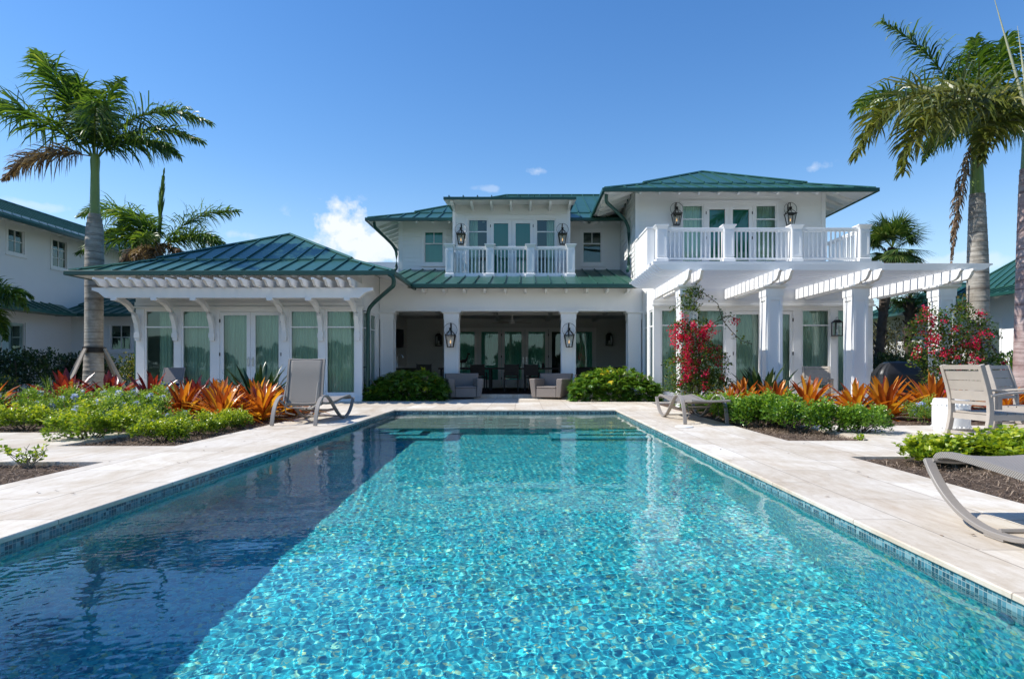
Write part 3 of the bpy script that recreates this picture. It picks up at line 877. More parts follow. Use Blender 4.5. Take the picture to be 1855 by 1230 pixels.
MB().box(-3.25, xb-.2, ey-.10, ey-.004, ez-.11, ez+.006).build('gutter', M_green, rf, bevel=.008)
MB().quad((xa,ey,ez-.12),(xb-.25,ey,ez-.12),(xb-.25,HY,ez-.02),(xa,HY,ez-.02)).build('soffit', M_white, rf)
t0 = None
for i in range(11):
    x = -3.0+i*.6
    q = [(x, ey+.03, ez-.12), (x, ey+.03, ez-.16), (x, ey+.12, ez-.22), (x, HY-.004, ez-.2), (x, HY-.004, ez-.02)]
    if t0 is None: t0 = MB().prism(q, (.07, 0, 0)).build('rafter_tail', M_white, rf); xx = x
    else: dupo(t0, rf, (x-xx, 0, 0))
# ---- main upper storey
MY = 23.5
mw = [(-3.68, -3.03), (2.19, 2.82)]
wall(front(MY), -4.6, 3.54, 4.3, 6.45, [(a-.04, b+.04, 4.80-.04, 5.907+.04) for a, b in mw], .15, M_siding, villa)
wall(face_mx(-4.6), -32, -23.65, 3.5, 6.45, [], .15, M_siding, villa)
for a, b in mw:
    window(front(MY), a, b, 4.80, 5.907, villa, transom=5.49, muntin=((a+b)/2, 5.49, 5.907), fw=.04, casing=.09, shade=M_shade if a < 0 else None)
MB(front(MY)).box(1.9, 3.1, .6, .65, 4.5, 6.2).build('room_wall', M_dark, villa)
MB(front(MY)).box(-4.66, -4.52, -.032, -.001, 4.3, 6.4).build('corner_board', M_white, villa)
hip_roof(-5.54, 8.0, 22.45, 32.0, 6.18, .36, 1.42, .474, villa, M_roof, spacing=.46, rib_sides='fl', soffit_in=.98, tails=.6, tail_sides='fl')
# ---- dormer with its balcony
DY = 21.9; dx0, dx1 = -2.476, 1.58
dg = [(-1.907, -1.30), (.44, 1.04)]
dh = [(a-.04, b+.04, 3.97-.04, 5.986+.04) for a, b in dg] + [(-1.215, .345, 3.9, 6.03)]
wall(front(DY), dx0, dx1, 3.7, 6.50, dh, .15, M_siding, villa)
wall(face_mx(dx0), -MY+.003, -(DY+.15), 3.9, 6.50, [], .12, M_siding, villa); wall(face_px(dx1), DY+.15, MY-.003, 3.9, 6.50, [], .12, M_siding, villa)
for a, b in dg: window(front(DY), a, b, 3.97, 5.986, villa, transom=5.59, fw=.04)
m = MB(front(DY)); ring(m, -1.215, .345, 3.9, 6.03, .04, 0, .1); m.build('door_frame', M_white, villa)
door(front(DY), -1.172, -.437, 3.945, 5.985, -1.06, -.558, 4.10, 5.88, villa, -1, shade=M_shade)
door(front(DY), -.431, .302, 3.945, 5.985, -.305, .198, 4.10, 5.88, villa, 1, shade=M_shade)
m = MB(front(DY)); m.box(-2.02, 1.16, -.030, -.001, 6.04, 6.12); m.box(-2.08, 1.22, -.04, -.004, 6.12, 6.15)
for x in (dx0, dx1-.1): m.box(x, x+.1, -.030, -.001, 3.75, 6.45)
m.box(-2.03, -1.96, -.030, -.001, 3.9, 6.04); m.box(1.09, 1.16, -.030, -.001, 3.9, 6.04)
m.build('corner_board', M_white, villa)
MB(front(DY)).box(dx0+.1, dx1-.1, 1.2, 1.25, 3.8, 6.4).build('room_wall', simple('dim_room', (.10,.11,.16), .8), villa)
curtain(front(DY), -1.95, -1.62, 3.9, 6.1, 'green sheer curtain drawn aside in the dormer window by the outer lantern')
curtain(front(DY), .78, 1.09, 3.9, 6.1, 'green sheer curtain drawn aside in the dormer window nearer the pergola wing')
m = MB(); a0, a1, yf, yk = -2.67, 1.71, 20.9, 25.6
m.prism([(a0, yf, 6.435), (a0, yf, 6.52), (a0, yk, 6.52+.42), (a0, yk, 6.435+.42)], (a1-a0, 0, 0))
for i in range(10):
    x = a0+.18+i*.47
    if x < a1: m.sweep([(x, yf, 6.525), (x, yk, 6.945)], [(-.014,-.01),(.014,-.01),(.014,.05),(-.014,.05)])
rf = m.build('roof', M_green, villa)
MB().quad((a0+.01, yf+.03, 6.430), (a1-.01, yf+.03, 6.430), (a1-.01, 21.9, 6.50), (a0+.01, 21.9, 6.50)).build('soffit', M_white, rf)
t0 = None
for i in range(7):
    x = dx0+.02+i*(dx1-dx0-.12)/6
    q = [(x, yf+.12, 6.425), (x, yf+.12, 6.38), (x, yf+.24, 6.30), (x, DY-.004, 6.29), (x, DY-.004, 6.48)]
    if t0 is None: t0 = MB().prism(q, (.08, 0, 0)).build('rafter_tail', M_white, rf); xx = x
    else: dupo(t0, rf, (x-xx, 0, 0))
bfl = MB().box(-2.45, 1.52, 20.82, DY-.003, 3.78, 3.93).build('balcony_floor', M_white, villa)
MB().box(-2.5, 1.57, 20.86, DY-.003, 3.60, 3.777).build('flashing', M_green, villa)
by = 20.9
railing(bfl, [(-2.453, by), (-1.127, by), (.20, by), (1.526, by)], 3.83, 4.95, .235, sides=[(-2.453, by+.12, -2.453, DY-.005), (1.526, by+.12, 1.526, DY-.005)], skirt=.14)
# ---- right wing, ground floor
RX0, RX1, RY = 3.545, 9.55, 17.4
rg = [(3.78, 4.49), (4.76, 5.46), (7.64, 8.34), (8.61, 9.32)]
z0, z1 = .25, 2.46
holes = [(a-fw, b+fw, z0-fw, z1+fw) for a, b in rg] + [(5.67, 7.42, -.01, 2.51)]
wall(front(RY), RX0, RX1, -.02, 3.72, holes, .15, M_white, villa)
for a, b in rg: window(front(RY), a, b, z0, z1, villa, transom=2.06)
fr = MB(front(RY)); fr.box(5.67, 5.72, .0, .10, 0, 2.51); fr.box(7.37, 7.42, .0, .10, 0, 2.51); fr.box(5.72, 7.37, .0, .10, 2.46, 2.51)
fr.build('door_frame', M_white, villa)
door(front(RY), 5.723, 6.54, .03, 2.455, 5.81, 6.43, .25, 2.36, villa, -1)
door(front(RY), 6.546, 7.367, .03, 2.455, 6.66, 7.28, .25, 2.36, villa, 1)
m = MB(front(RY)); m.box(RX0-.05, RX1+.05, -.055, -.002, 2.58, 2.63); m.box(RX0-.02, RX1+.02, -.03, -.003, 2.63, 2.74)
m.box(RX0-.01, 5.62, -.030, -.001, -.02, .14); m.box(7.47, RX1+.01, -.030, -.001, -.02, .14)
m.build('cornice', M_white, villa)
hs = [(-18.02-fw, -17.62+fw, z0-fw, z1+fw), (-18.86-fw, -18.40+fw, z0-fw, z1+fw)]
wall(face_mx(RX0), -19.1, -17.55, -.02, 3.72, [(a, b, c, d) for a, b, c, d in hs], .15, M_white, villa)
for a, b in ((-18.02, -17.62), (-18.86, -18.40)): window(face_mx(RX0), a, b, z0, z1, villa, transom=2.06, fw=fw)
wall(face_px(RX1), 17.55, 28, -.02, 3.72, [], .15, M_white, villa)
MB().box(RX0+.15, RX1-.15, 17.55, 22.0, 0.0, .02).build('room_floor', simple('pale_floor2', (.45,.42,.37), .4), villa)
MB().box(RX0+.15, RX1-.15, 22.0, 22.1, 0, 3.1).build('room_wall', simple('room_paint2', (.5,.5,.46), .8), villa)
nm = ('corner window behind the bougainvillea column', 'second window, between bougainvillea and pergola doors', 'window with the wooden patio chair in front', 'end window beside the black box lantern')
for (a, b), s in zip(rg, nm): curtain(front(RY), a-.1, b+.1, z0-.1, z1+.15, 'sheer green curtain in the pergola wing\'s '+s)
curtain(front(RY), 5.72, 6.53, .05, 2.5, 'sheer green curtain behind the pergola door leaf nearer the bougainvillea')
curtain(front(RY), 6.56, 7.37, .05, 2.5, 'sheer green curtain behind the pergola door leaf beside the second column')
curtain(face_mx(RX0), -19.0, -17.7, .1, 2.6, 'sheer green curtain behind the pergola wing\'s side windows facing the porch', depth=.3)
bfr = MB().box(RX0+.001, RX1-.001, 17.551, 20.3, 3.50, 3.72).build('balcony_floor', M_white, villa)
m = MB(); m.box(RX0-.04, RX1+.20, 17.30, 17.548, 3.724, 3.80); m.box(RX0+.01, RX1+.25, 18.03, 20.29, 3.722, 3.86); m.build('balcony_edge', M_white, villa)
# ---- right wing, upper floor
UY = 20.3
ug = [(5.08, 5.685), (7.43, 8.03)]
holes = [(a-.04, b+.04, 3.98-.04, 6.07+.04) for a, b in ug] + [(5.77, 7.335, 3.9, 6.10)]
wall(front(UY), RX0, 9.62, 3.73, 6.62, holes, .15, M_siding, villa)
for a, b in ug: window(front(UY), a, b, 3.98, 6.07, villa, transom=5.65, fw=.04)
m = MB(front(UY)); ring(m, 5.77, 7.335, 3.9, 6.10, .04, 0, .1); m.build('door_frame', M_white, villa)
door(front(UY), 5.812, 6.547, 3.945, 6.055, 5.92, 6.42, 4.10, 5.96, villa, -1, shade=M_shade)
door(front(UY), 6.553, 7.293, 3.945, 6.055, 6.67, 7.185, 4.10, 5.96, villa, 1, shade=M_shade)
m = MB(front(UY)); m.box(4.98, 8.13, -.030, -.001, 6.12, 6.20); m.box(4.92, 8.19, -.04, -.004, 6.20, 6.24)
m.box(4.98, 5.04, -.030, -.001, 3.9, 6.12); m.box(8.07, 8.13, -.030, -.001, 3.9, 6.12)
m.box(RX0, RX0+.12, -.030, -.001, 3.9, 6.55); m.box(9.50, 9.62, -.030, -.001, 3.9, 6.55)
m.build('corner_board', M_white, villa)
curtain(front(UY), 4.98, 5.78, 3.9, 6.2, 'green sheer curtain in the upper window left of the pergola balcony doors')
curtain(front(UY), 7.33, 8.13, 3.9, 6.2, 'green sheer curtain in the upper window right of the pergola balcony doors')
hs = [(-21.75, -21.05, 4.75, 5.95)]
wall(face_mx(RX0), -30, -20.45, 3.7, 6.62, hs, .15, M_siding, villa)
window(face_mx(RX0), -21.71, -21.09, 4.79, 5.91, villa, fw=.04, casing=.08)
wall(face_px(9.62), 20.45, 29, 3.7, 6.62, [], .15, M_siding, villa)
MB().box(3.55, 3.76, 18.35, UY-.003, 3.5, 4.90).build('parapet', M_white, villa)
MB().box(3.53, 3.78, 18.33, UY-.004, 4.902, 4.96).build('parapet_cap', M_white, villa)
hip_roof(2.44, 10.65, 19.25, 30.0, 6.33, .375, 1.44, .46, villa, M_roof, spacing=.46, rib_sides='flr', soffit_in=1.0, tails=.6, tail_sides='flr')
ry = 18.2
railing(bfr, [(3.92, ry), (5.83, ry), (7.756, ry), (9.69, ry)], 3.86, 4.97, .27, sides=[(9.69, ry+.13, 9.69, UY), ])
# back and closing walls, floors between storeys
m = MB(); m.box(-10.4, 9.5, 31.9, 32.1, 0, 6.2); m.box(-4.5, 3.5, 23.7, 31.8, 6.2, 6.25); m.box(3.7, 9.5, 20.5, 29.8, 6.40, 6.45); m.box(-4.2, 3.5, 19.6, 23.4, 3.12, 3.16)
m.build('storey_slab', M_white, villa)
downspout([(-3.42, 16.0, 3.26), (-3.30, 16.0, 3.18), (-3.30, 16.05, 2.98), (-4.02, 17.1, 2.68), (-4.24, 17.22, 2.48), (-4.24, 17.22, 0.02)], villa)
m = MB(); m.box(-4.37, -4.22, 17.21, 17.235, 2.72-.3, 2.74-.3); m.box(-4.37, -4.22, 17.21, 17.235, .9, .92); m.build('pipe_clamp', M_black, villa)
downspout([(-10.56, 17.3, 3.2), (-10.56, 17.3, 0.0)], villa)
downspout([(-5.35, 22.6, 6.08), (-5.35, 22.7, 5.92), (-4.85, 23.35, 5.42), (-4.72, 23.42, 5.2), (-4.72, 23.42, 4.52), (-4.86, 23.3, 4.42)], villa)
downspout([(2.52, 19.5, 6.22), (2.52, 19.6, 6.02), (3.30, 20.75, 5.72), (3.44, 20.95, 5.5), (3.44, 20.95, 4.15), (3.36, 20.7, 4.05)], villa)
# ---------------------------------------------------------------- pergola
perg = thing('pergola', 'white timber pergola on panelled columns shading the patio along the balcony wing', 'pergola', (6.6, 15.8, 0))
cxs = (3.70, 5.635, 7.57, 9.53)
for x in cxs:
    column(perg, x, 14.50, 0.0, 2.76, .33, .40)
bmp = [(13.62, 3.03), (13.62, 2.985), (13.67, 2.965), (13.71, 2.90), (13.78, 2.83), (13.88, 2.80), (14.02, 2.795), (14.06, 2.764), (17.34, 2.764), (17.34, 3.03)]
b0 = None
for x in cxs:
    for s in (-.165, .095):
        if b0 is None: b0 = MB().prism([(x+s, y, z) for y, z in bmp], (.07, 0, 0)).build('beam', M_white, perg, bevel=.004); xx = x+s
        else: dupo(b0, perg, (x+s-xx, 0, 0))
    MB().box(x-.093, x+.093, 14.42, 14.58, 2.762, 3.0).build('spacer_block', M_white, perg)
pur = [(2.83, 3.19), (2.83, 3.155), (2.89, 3.14), (2.94, 3.09), (3.02, 3.05), (3.12, 3.034), (10.0, 3.034), (10.1, 3.05), (10.18, 3.09), (10.24, 3.14), (10.29, 3.155), (10.29, 3.19)]
p0 = None; y = 13.98
ys = [13.96+.287*i for i in range(12)]
for y in ys:
    if p0 is None: p0 = MB().prism([(x, y-.02, z) for x, z in pur], (0, .04, 0)).build('purlin', M_white, perg, bevel=.003); yy = y
    else: dupo(p0, perg, (0, y-yy, 0))
# ---------------------------------------------------------------- neighbouring houses
nh = thing('neighbour_house', 'white two storey house with green roof at the far left behind the hedge', 'house', (-20, 24, 0))
XN = -18.2
wl = [(22.4, 23.05, 5.03, 5.80), (24.5, 25.2, 4.84, 5.84), (29.3, 30.2, 4.9, 5.85), (21.2, 23.1, .2, 2.5), (18.5, 20.0, 4.9, 5.8)]
wall(face_px(XN), 12, 34, 0, 6.4, [(a-.04, b+.04, c-.04, d+.04) for a, b, c, d in wl], .2, M_stucco, nh)
for k, (a, b, c, d) in enumerate(wl):
    window(face_px(XN), a, b, c, d, nh, fw=.04, casing=.09, grid=([(a+b)/2], [c+(d-c)*f for f in ((.5,) if k in (0, 4) else (.33, .66))]) if k != 3 else ([(a+b)/2], []), shade=M_dark)
wall(front(12), -24, XN, 0, 6.4, [], .2, M_stucco, nh)
hip_roof(-23.7, -17.3, 11, 35, 5.97, .36, .9, .50, nh, M_roof, spacing=.42, rib_sides='r', soffit_in=.85, tails=.9, tail_sides='r')
# skirt roof of the ground floor and the one storey projection
m = MB()
m.quad((-17.35, 12, 2.98), (XN, 12, 3.35), (XN, 25.0, 3.35), (-17.35, 24.6, 2.98)); m.quad((-17.35, 12, 2.9), (-17.35, 24.6, 2.9), (XN, 24.6, 2.9), (XN, 12, 2.9)); m.quad((-17.35, 12, 2.88), (-17.35, 24.6, 2.88), (-17.35, 24.6, 2.99), (-17.35, 12, 2.99))
for i in range(30):
    y = 12.1+.42*i
    m.sweep([(-17.35, y, 2.98), (XN, y, 3.35)], [(-.012,-.01),(.012,-.01),(.012,.04),(-.012,.04)])
m.build('roof', M_roof, nh)
wall(front(25.5), XN, -14.6, 0, 3.1, [(-16.64, -15.81, 1.61, 2.62)], .2, M_stucco, nh)
window(front(25.5), -16.6, -15.85, 1.65, 2.58, nh, fw=.04, casing=.09, grid=([-16.22], [2.12]), shade=M_dark)
wall(face_px(-14.6), 25.7, 31, 0, 3.1, [], .2, M_stucco, nh)
hip_roof(-20.5, -13.9, 24.7, 32, 3.0, .33, 1.2, .36, nh, M_roof, spacing=.42, rib_sides='fr', soffit_in=.75, tails=.7, tail_sides='f')

nr = thing('neighbour_house', 'single storey white house with steep green roof beyond the pergola end', 'house', (19, 22, 0))
wl = [(19.3, 21.6, 1.2, 2.5), (22.6, 23.5, .2, 2.5)]
wall(face_mx(16.9), -26.0, -10, 0, 3.7, [(-b-.04, -a+.04, c-.04, d+.04) for a, b, c, d in wl], .2, M_stucco, nr)
for a, b, c, d in wl: window(face_mx(16.9), -b, -a, c, d, nr, fw=.04, casing=.10, shade=M_dark)
wall(front(24.9), 16.9, 27, 0, 3.7, [], .2, M_stucco, nr)
hip_roof(16.0, 28.0, 9, 25.6, 3.42, .36, .8, .82, nr, M_roof, spacing=.42, rib_sides='lb', soffit_in=.85, tails=.9, tail_sides='l')
hip_roof(16.2, 24.0, 25.7, 32.0, 3.25, .36, .8, .50, nr, M_roof, spacing=.42, rib_sides='lf', soffit_in=.8, tails=.9, tail_sides='l')
wall(face_mx(17.1), -31.2, -26.6, 0, 3.4, [], .2, M_stucco, nr)

# ---------------------------------------------------------------- foliage kit
def unit(v): return v/np.maximum(np.linalg.norm(v, axis=-1, keepdims=True), 1e-9)
def leaf_arrays(C, D, L, Wd, fold=0.25, up=None, r=rng):
    """kite shaped folded leaves: base C, direction D, length L, width Wd"""
    n = len(C); L = np.broadcast_to(L, n)[:, None]; Wd = np.broadcast_to(Wd, n)[:, None]
    ref = np.array([0, 0, 1.0]) + r.normal(0, .55, (n, 3)) if up is None else up
    S = unit(np.cross(D, ref)); Nn = unit(np.cross(S, D))
    A = C; T = C + D*L; M1 = C + D*L*.48 + S*Wd*.5 + Nn*Wd*fold; M2 = C + D*L*.48 - S*Wd*.5 + Nn*Wd*fold
    V = np.stack([A, M1, T, M2], 1).reshape(-1, 3)
    b = np.arange(n)[:, None]*4
    Fc = np.concatenate([b+np.array([0, 1, 2]), b+np.array([0, 2, 3])], 0)
    return V, Fc
def blob_points(n, r, lumps, shell=.75):
    """points and outward directions on a cluster of lumps [(cx,cy,cz,rad)...]"""
    lumps = np.asarray(lumps, float); wgt = lumps[:, 3]**2; k = r.choice(len(lumps), n, p=wgt/wgt.sum())
    d = unit(r.normal(0, 1, (n, 3))); d[:, 2] = np.where(d[:, 2] < -.35, -d[:, 2]*.6, d[:, 2]); d = unit(d)
    rad = lumps[k, 3]*(shell+(1-shell)*r.random(n)**.5)*r.uniform(.9, 1.08, n)
    return lumps[k, :3] + d*rad[:, None], d
def make_shrub(name, mat, n, rx, h, L, Wd, seed, lab, cat, group, flower=None, stems=6, z0=.06, stem_mat=None, spread=.9, updir=.45, nl=14, small=(.22, .42)):
    r = np.random.default_rng(seed)
    root = thing(name, lab, cat, (0, 0, 0), group)
    lumps = []
    for i in range(nl):
        a = r.uniform(0, 2*PI); q = rx*.80*math.sqrt(r.random()); rad = r.uniform(*small)*rx
        z = rad*.55 + max(0, (h-rad*1.4))*(1-(q/rx)**2*.6)*r.uniform(.05, 1.0)
        lumps.append((q*math.cos(a), q*math.sin(a), z, rad))
    P, d = blob_points(n, r, lumps, .5)
    # young shoots standing out of the outline
    ns = int(n*.30/9); PS, DS = [], []
    for i in range(ns):
        l_ = lumps[r.integers(len(lumps))]; dd = unit(np.array([r.normal(0, .7), r.normal(0, .7), 1.0])); q = np.array(l_[:3])+dd*l_[3]*.9; le = r.uniform(.05, .16)
        for k in range(9):
            PS.append(q+dd*le*k/8+r.normal(0, .004, 3)); aa = k*2.4+i; DS.append(unit(dd*.5+np.array([math.cos(aa), math.sin(aa), .1])))
    D = unit(d*spread + r.normal(0, .45, (n, 3)) + np.array([0, 0, updir]))
    P = np.concatenate([P, PS]); D = np.concatenate([D, DS])
    keep = P[:, 2] > .01
    P, D = P[keep], D[keep]; n = len(P)
    Ls = L*r.uniform(.6, 1.25, n)
    V, Fc = leaf_arrays(P, D, Ls, Wd*Ls/L, r=r)
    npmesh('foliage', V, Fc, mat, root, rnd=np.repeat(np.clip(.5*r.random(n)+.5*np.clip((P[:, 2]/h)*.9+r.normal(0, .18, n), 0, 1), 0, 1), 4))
    m = MB()
    for i in range(stems):
        l_ = lumps[i % len(lumps)]; a = r.uniform(0, 2*PI)
        p0 = Vector((math.cos(a)*.05, math.sin(a)*.05, -.06)); p2 = Vector(l_[:3]); p1 = p0.lerp(p2, .5)+Vector((r.normal(0, .03), r.normal(0, .03), .02))
        m.tube([p0, p1, p2], .009, 5, scales=[1.2, .9, .5])
    m.build('stem', stem_mat or M_bark, root)
    if flower:
        fm, nf, fs, per = flower
        for i in range(nf):
            l_ = lumps[r.integers(len(lumps))]; dd = unit(np.array([r.normal(0, .8), r.normal(-.4, .8), abs(r.normal(.7, .4))]))
            c = np.array(l_[:3]) + dd*l_[3]*1.08
            k = per; dp = unit(r.normal(0, 1, (k, 3))+dd*.6)
            Cc = c + dp*fs*.55
            V, Fc = leaf_arrays(Cc, unit(dp*.7+r.normal(0, .5, (k, 3))), fs*.6, fs*.55, fold=.1, r=r)
            npmesh('flower_head', V, Fc, fm, root, rnd=np.repeat(r.random(k), 4))
    return root

M_bark = simple('grey_brown_bark', (0.13, 0.10, 0.075), 0.85, 0.2, var=.35, vscale=9, bump=.5, bscale=40)
M_twig = simple('pale_twig', (0.30, 0.25, 0.20), 0.8, 0.2, var=.2, vscale=15)
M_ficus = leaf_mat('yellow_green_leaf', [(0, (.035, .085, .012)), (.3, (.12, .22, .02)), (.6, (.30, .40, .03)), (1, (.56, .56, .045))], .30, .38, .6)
M_ficus2 = leaf_mat('fresh_green_leaf', [(0, (.02, .065, .012)), (.35, (.075, .18, .02)), (.7, (.18, .32, .03)), (1, (.36, .48, .05))], .28, .35, .65)
M_plumb = leaf_mat('plumbago_leaf', [(0, (.03, .08, .014)), (.4, (.12, .23, .03)), (.75, (.28, .40, .05)), (1, (.42, .50, .08))], .45, .35, .4)
M_blue = leaf_mat('blue_petal', [(0, (.30, .36, .80)), (.6, (.42, .50, .92)), (1, (.68, .74, .98))], .6, .4, .3)
M_dark_leaf = leaf_mat('dark_hedge_leaf', [(0, (.008, .022, .006)), (.5, (.022, .055, .012)), (1, (.06, .12, .02))], .35, .25, .5)
M_varieg = leaf_mat('croton_leaf', [(0, (.015, .04, .008)), (.45, (.05, .09, .015)), (.7, (.16, .18, .02)), (.9, (.40, .36, .03)), (1, (.5, .42, .05))], .35, .3, .5)
M_philo = leaf_mat('philodendron_leaf', [(0, (.02, .065, .012)), (.5, (.08, .18, .02)), (.85, (.20, .32, .03)), (.96, (.38, .42, .04)), (1, (.60, .48, .03))], .28, .3, .6)
M_palm = leaf_mat('palm_leaflet', [(0, (.025, .065, .012)), (.4, (.07, .14, .02)), (.8, (.17, .26, .035)), (1, (.34, .38, .08))], .38, .35, .55)
M_palm_near = leaf_mat('palm_leaflet_olive', [(0, (.04, .06, .010)), (.4, (.10, .125, .018)), (.8, (.20, .21, .04)), (1, (.36, .33, .11))], .36, .35, .6)
M_palm_dead = leaf_mat('dry_palm_leaflet', [(0, (.10, .065, .04)), (.5, (.22, .15, .10)), (1, (.42, .33, .25))], .7, .25, .2)
M_sabal = leaf_mat('fan_palm_blade', [(0, (.02, .055, .015)), (.5, (.06, .12, .025)), (1, (.20, .24, .07))], .42, .3, .5)
def brom_mat(name, stops):
    return leaf_mat(name, stops, .27, .38, .6)
M_brom = brom_mat('orange_bromeliad_leaf', [(0, (.20, .035, .015)), (.25, (.42, .11, .018)), (.5, (.56, .20, .022)), (.75, (.66, .34, .035)), (.9, (.60, .42, .06)), (1, (.24, .28, .05))])
M_brom_red = brom_mat('red_bromeliad_leaf', [(0, (.10, .012, .016)), (.5, (.26, .03, .022)), (.8, (.40, .09, .02)), (1, (.30, .26, .04))])
M_bird = leaf_mat('strelitzia_leaf', [(0, (.012, .035, .014)), (.6, (.03, .07, .025)), (1, (.10, .15, .05))], .33, .2, .6)
M_boug = leaf_mat('bougainvillea_leaf', [(0, (.015, .045, .008)), (.45, (.05, .11, .015)), (.85, (.14, .22, .03)), (1, (.22, .10, .03))], .4, .4, .4)
M_magenta = leaf_mat('magenta_bract', [(0, (.34, .004, .045)), (.5, (.62, .010, .085)), (1, (.85, .04, .17))], .55, .45, .3)
M_grassy = leaf_mat('grass_blade', [(0, (.04, .09, .015)), (.6, (.14, .24, .04)), (1, (.35, .42, .14))], .45, .4, .4)
M_pine = leaf_mat('pine_needles', [(0, (.010, .028, .010)), (.6, (.03, .06, .018)), (1, (.07, .10, .03))], .6, .1, .2)

# ---------------------------------------------------------------- palms
def frond_arrays(o, az, e0, L, droop, r, ll=.55, n=135, width=.046, plume=.60, hang=.50, close=0.0, base=.10, curl=0.0):
    """pinnate frond: rachis polyline and leaflets. az measured from +X towards +Y (degrees)"""
    S = 22; pts = [np.array(o, float)]; dirs = []
    for i in range(S):
        t = (i+.5)/S; e = R(e0 - droop*t**1.12); a = R(az + curl*t)
        d = np.array([math.cos(e)*math.cos(a), math.cos(e)*math.sin(a), math.sin(e)]); dirs.append(d); pts.append(pts[-1]+d*L/S)
    pts = np.array(pts); dirs = np.array(dirs + [dirs[-1]])
    t = np.linspace(base, .995, n); t = np.repeat(t, 2); side = np.tile([1.0, -1.0], n); m_ = len(t)
    t = np.clip(t + r.normal(0, .004, m_), base, .998)
    idx = t*S; i0 = np.minimum(idx.astype(int), S-1); f = (idx-i0)[:, None]
    P = pts[i0]*(1-f)+pts[i0+1]*f; Tn = unit(dirs[i0]*(1-f)+dirs[np.minimum(i0+1, S)]*f)
    Sd = unit(np.cross(Tn, np.array([0, 0, 1.0]))); Up = unit(np.cross(Sd, Tn))
    swing = .25 + .50*t + close*2.2
    el = r.normal(0, plume, m_)
    D = unit(Sd*side[:, None]*np.cos(el)[:, None]*(1-close*.85) + Up*(np.sin(el)+.12)[:, None]*(1-close*.7) + Tn*swing[:, None])
    prof = np.sin(np.clip((t-base)/(1-base), 0, 1)**.7*PI*.88+.30); prof = np.clip(prof, .25, 1)
    Ls = ll*prof*r.uniform(.82, 1.12, m_)
    dn = np.array([0, 0, -1.0])
    D2 = unit(D + dn*hang*r.uniform(.5, 1.5, m_)[:, None]); D3 = unit(D2 + dn*hang*1.3*r.uniform(.6, 1.4, m_)[:, None])
    p0 = P; p1 = p0+D*(Ls*.38)[:, None]; p2 = p1+D2*(Ls*.34)[:, None]; p3 = p2+D3*(Ls*.30)[:, None]
    wv = unit(np.cross(D, Tn+r.normal(0, .3, (m_, 3))))*(width*.5)
    V = np.stack([p0-wv*.6, p0+wv*.6, p1-wv, p1+wv, p2-wv*.8, p2+wv*.8, p3-wv*.08, p3+wv*.08], 1).reshape(-1, 3)
    b = np.arange(m_)[:, None]*8
    Fc = np.concatenate([b+np.array([0, 2, 3, 1]), b+np.array([2, 4, 5, 3]), b+np.array([4, 6, 7, 5])], 0)
    rn = np.repeat(np.clip(.45+r.normal(0, .22, m_), 0, 1), 8)
    # rachis, a tapering four sided rod
    rw = np.linspace(.030, .006, S+1)*(L/3.2)
    Sdr = unit(np.cross(dirs, np.array([0, 0, 1.0]))); Upr = unit(np.cross(Sdr, dirs))
    Vr = np.stack([pts-Sdr*rw[:, None], pts+Upr*rw[:, None]*.6, pts+Sdr*rw[:, None], pts-Upr*rw[:, None]], 1).reshape(-1, 3)
    k = np.arange(S)[:, None]*4; q = []
    for j in range(4): q.append(np.concatenate([k+j, k+(j+1) % 4, k+4+(j+1) % 4, k+4+j], 1))
    Fr = np.concatenate(q, 0)+len(V)
    return np.concatenate([V, Vr]), np.concatenate([Fc, Fr]), np.concatenate([rn, np.full(len(Vr), .85)])
def trunk_mat(name, ca, cb, ringc, rs=9.0):
    t = NT(name)
    p = t.obj(); sp = t.n('ShaderNodeSeparateXYZ', {0: p})
    wz = t.math('ADD', sp.outputs[2], t.math('MULTIPLY', t.noise(2.2, 3, .5, p), .10))
    rn_ = t.n('ShaderNodeTexNoise', {'Vector': t.n('ShaderNodeCombineXYZ', {2: t.math('MULTIPLY', wz, rs)}).outputs[0], 'Scale': 1.0, 'Detail': 3, 'Roughness': .7}).outputs['Fac']
    blot = t.noise(2.6, 7, .68, p)
    c = t.mix(t.ramp(blot, [(.38, (0, 0, 0)), (.62, (1, 1, 1))]), ca, cb)
    c = t.mix(t.ramp(rn_, [(.52, (0, 0, 0)), (.60, (1, 1, 1)), (.66, (0, 0, 0))]), c, ringc)
    fine = t.n('ShaderNodeTexNoise', {'Vector': t.n('ShaderNodeMapping', {0: p, 3: (3, 3, 26)}).outputs[0], 'Scale': 1.5, 'Detail': 6, 'Roughness': .7}).outputs['Fac']
    c = t.mix(.45, c, t.mix(1.0, c, t.ramp(fine, [(.3, (.5, .48, .46)), (.65, (1.15, 1.15, 1.15))]), 'MULTIPLY'))
    return t.end(t.pbr(c, .8, .25, normal=t.bump(t.math('ADD', rn_, t.math('MULTIPLY', fine, .5)), .5, .02)))
M_trunk = trunk_mat('royal_palm_trunk', (.26, .235, .20), (.42, .40, .36), (.15, .13, .11))
M_trunk_pink = trunk_mat('pinkish_palm_trunk', (.30, .20, .185), (.44, .36, .34), (.17, .11, .10), 12)
M_shaft = simple('green_crownshaft', (.17, .24, .05), .38, .5, var=.35, vscale=2.5)
M_boot = simple('palm_boots', (.075, .058, .045), .9, .2, var=.5, vscale=6, bump=.9, bscale=18)

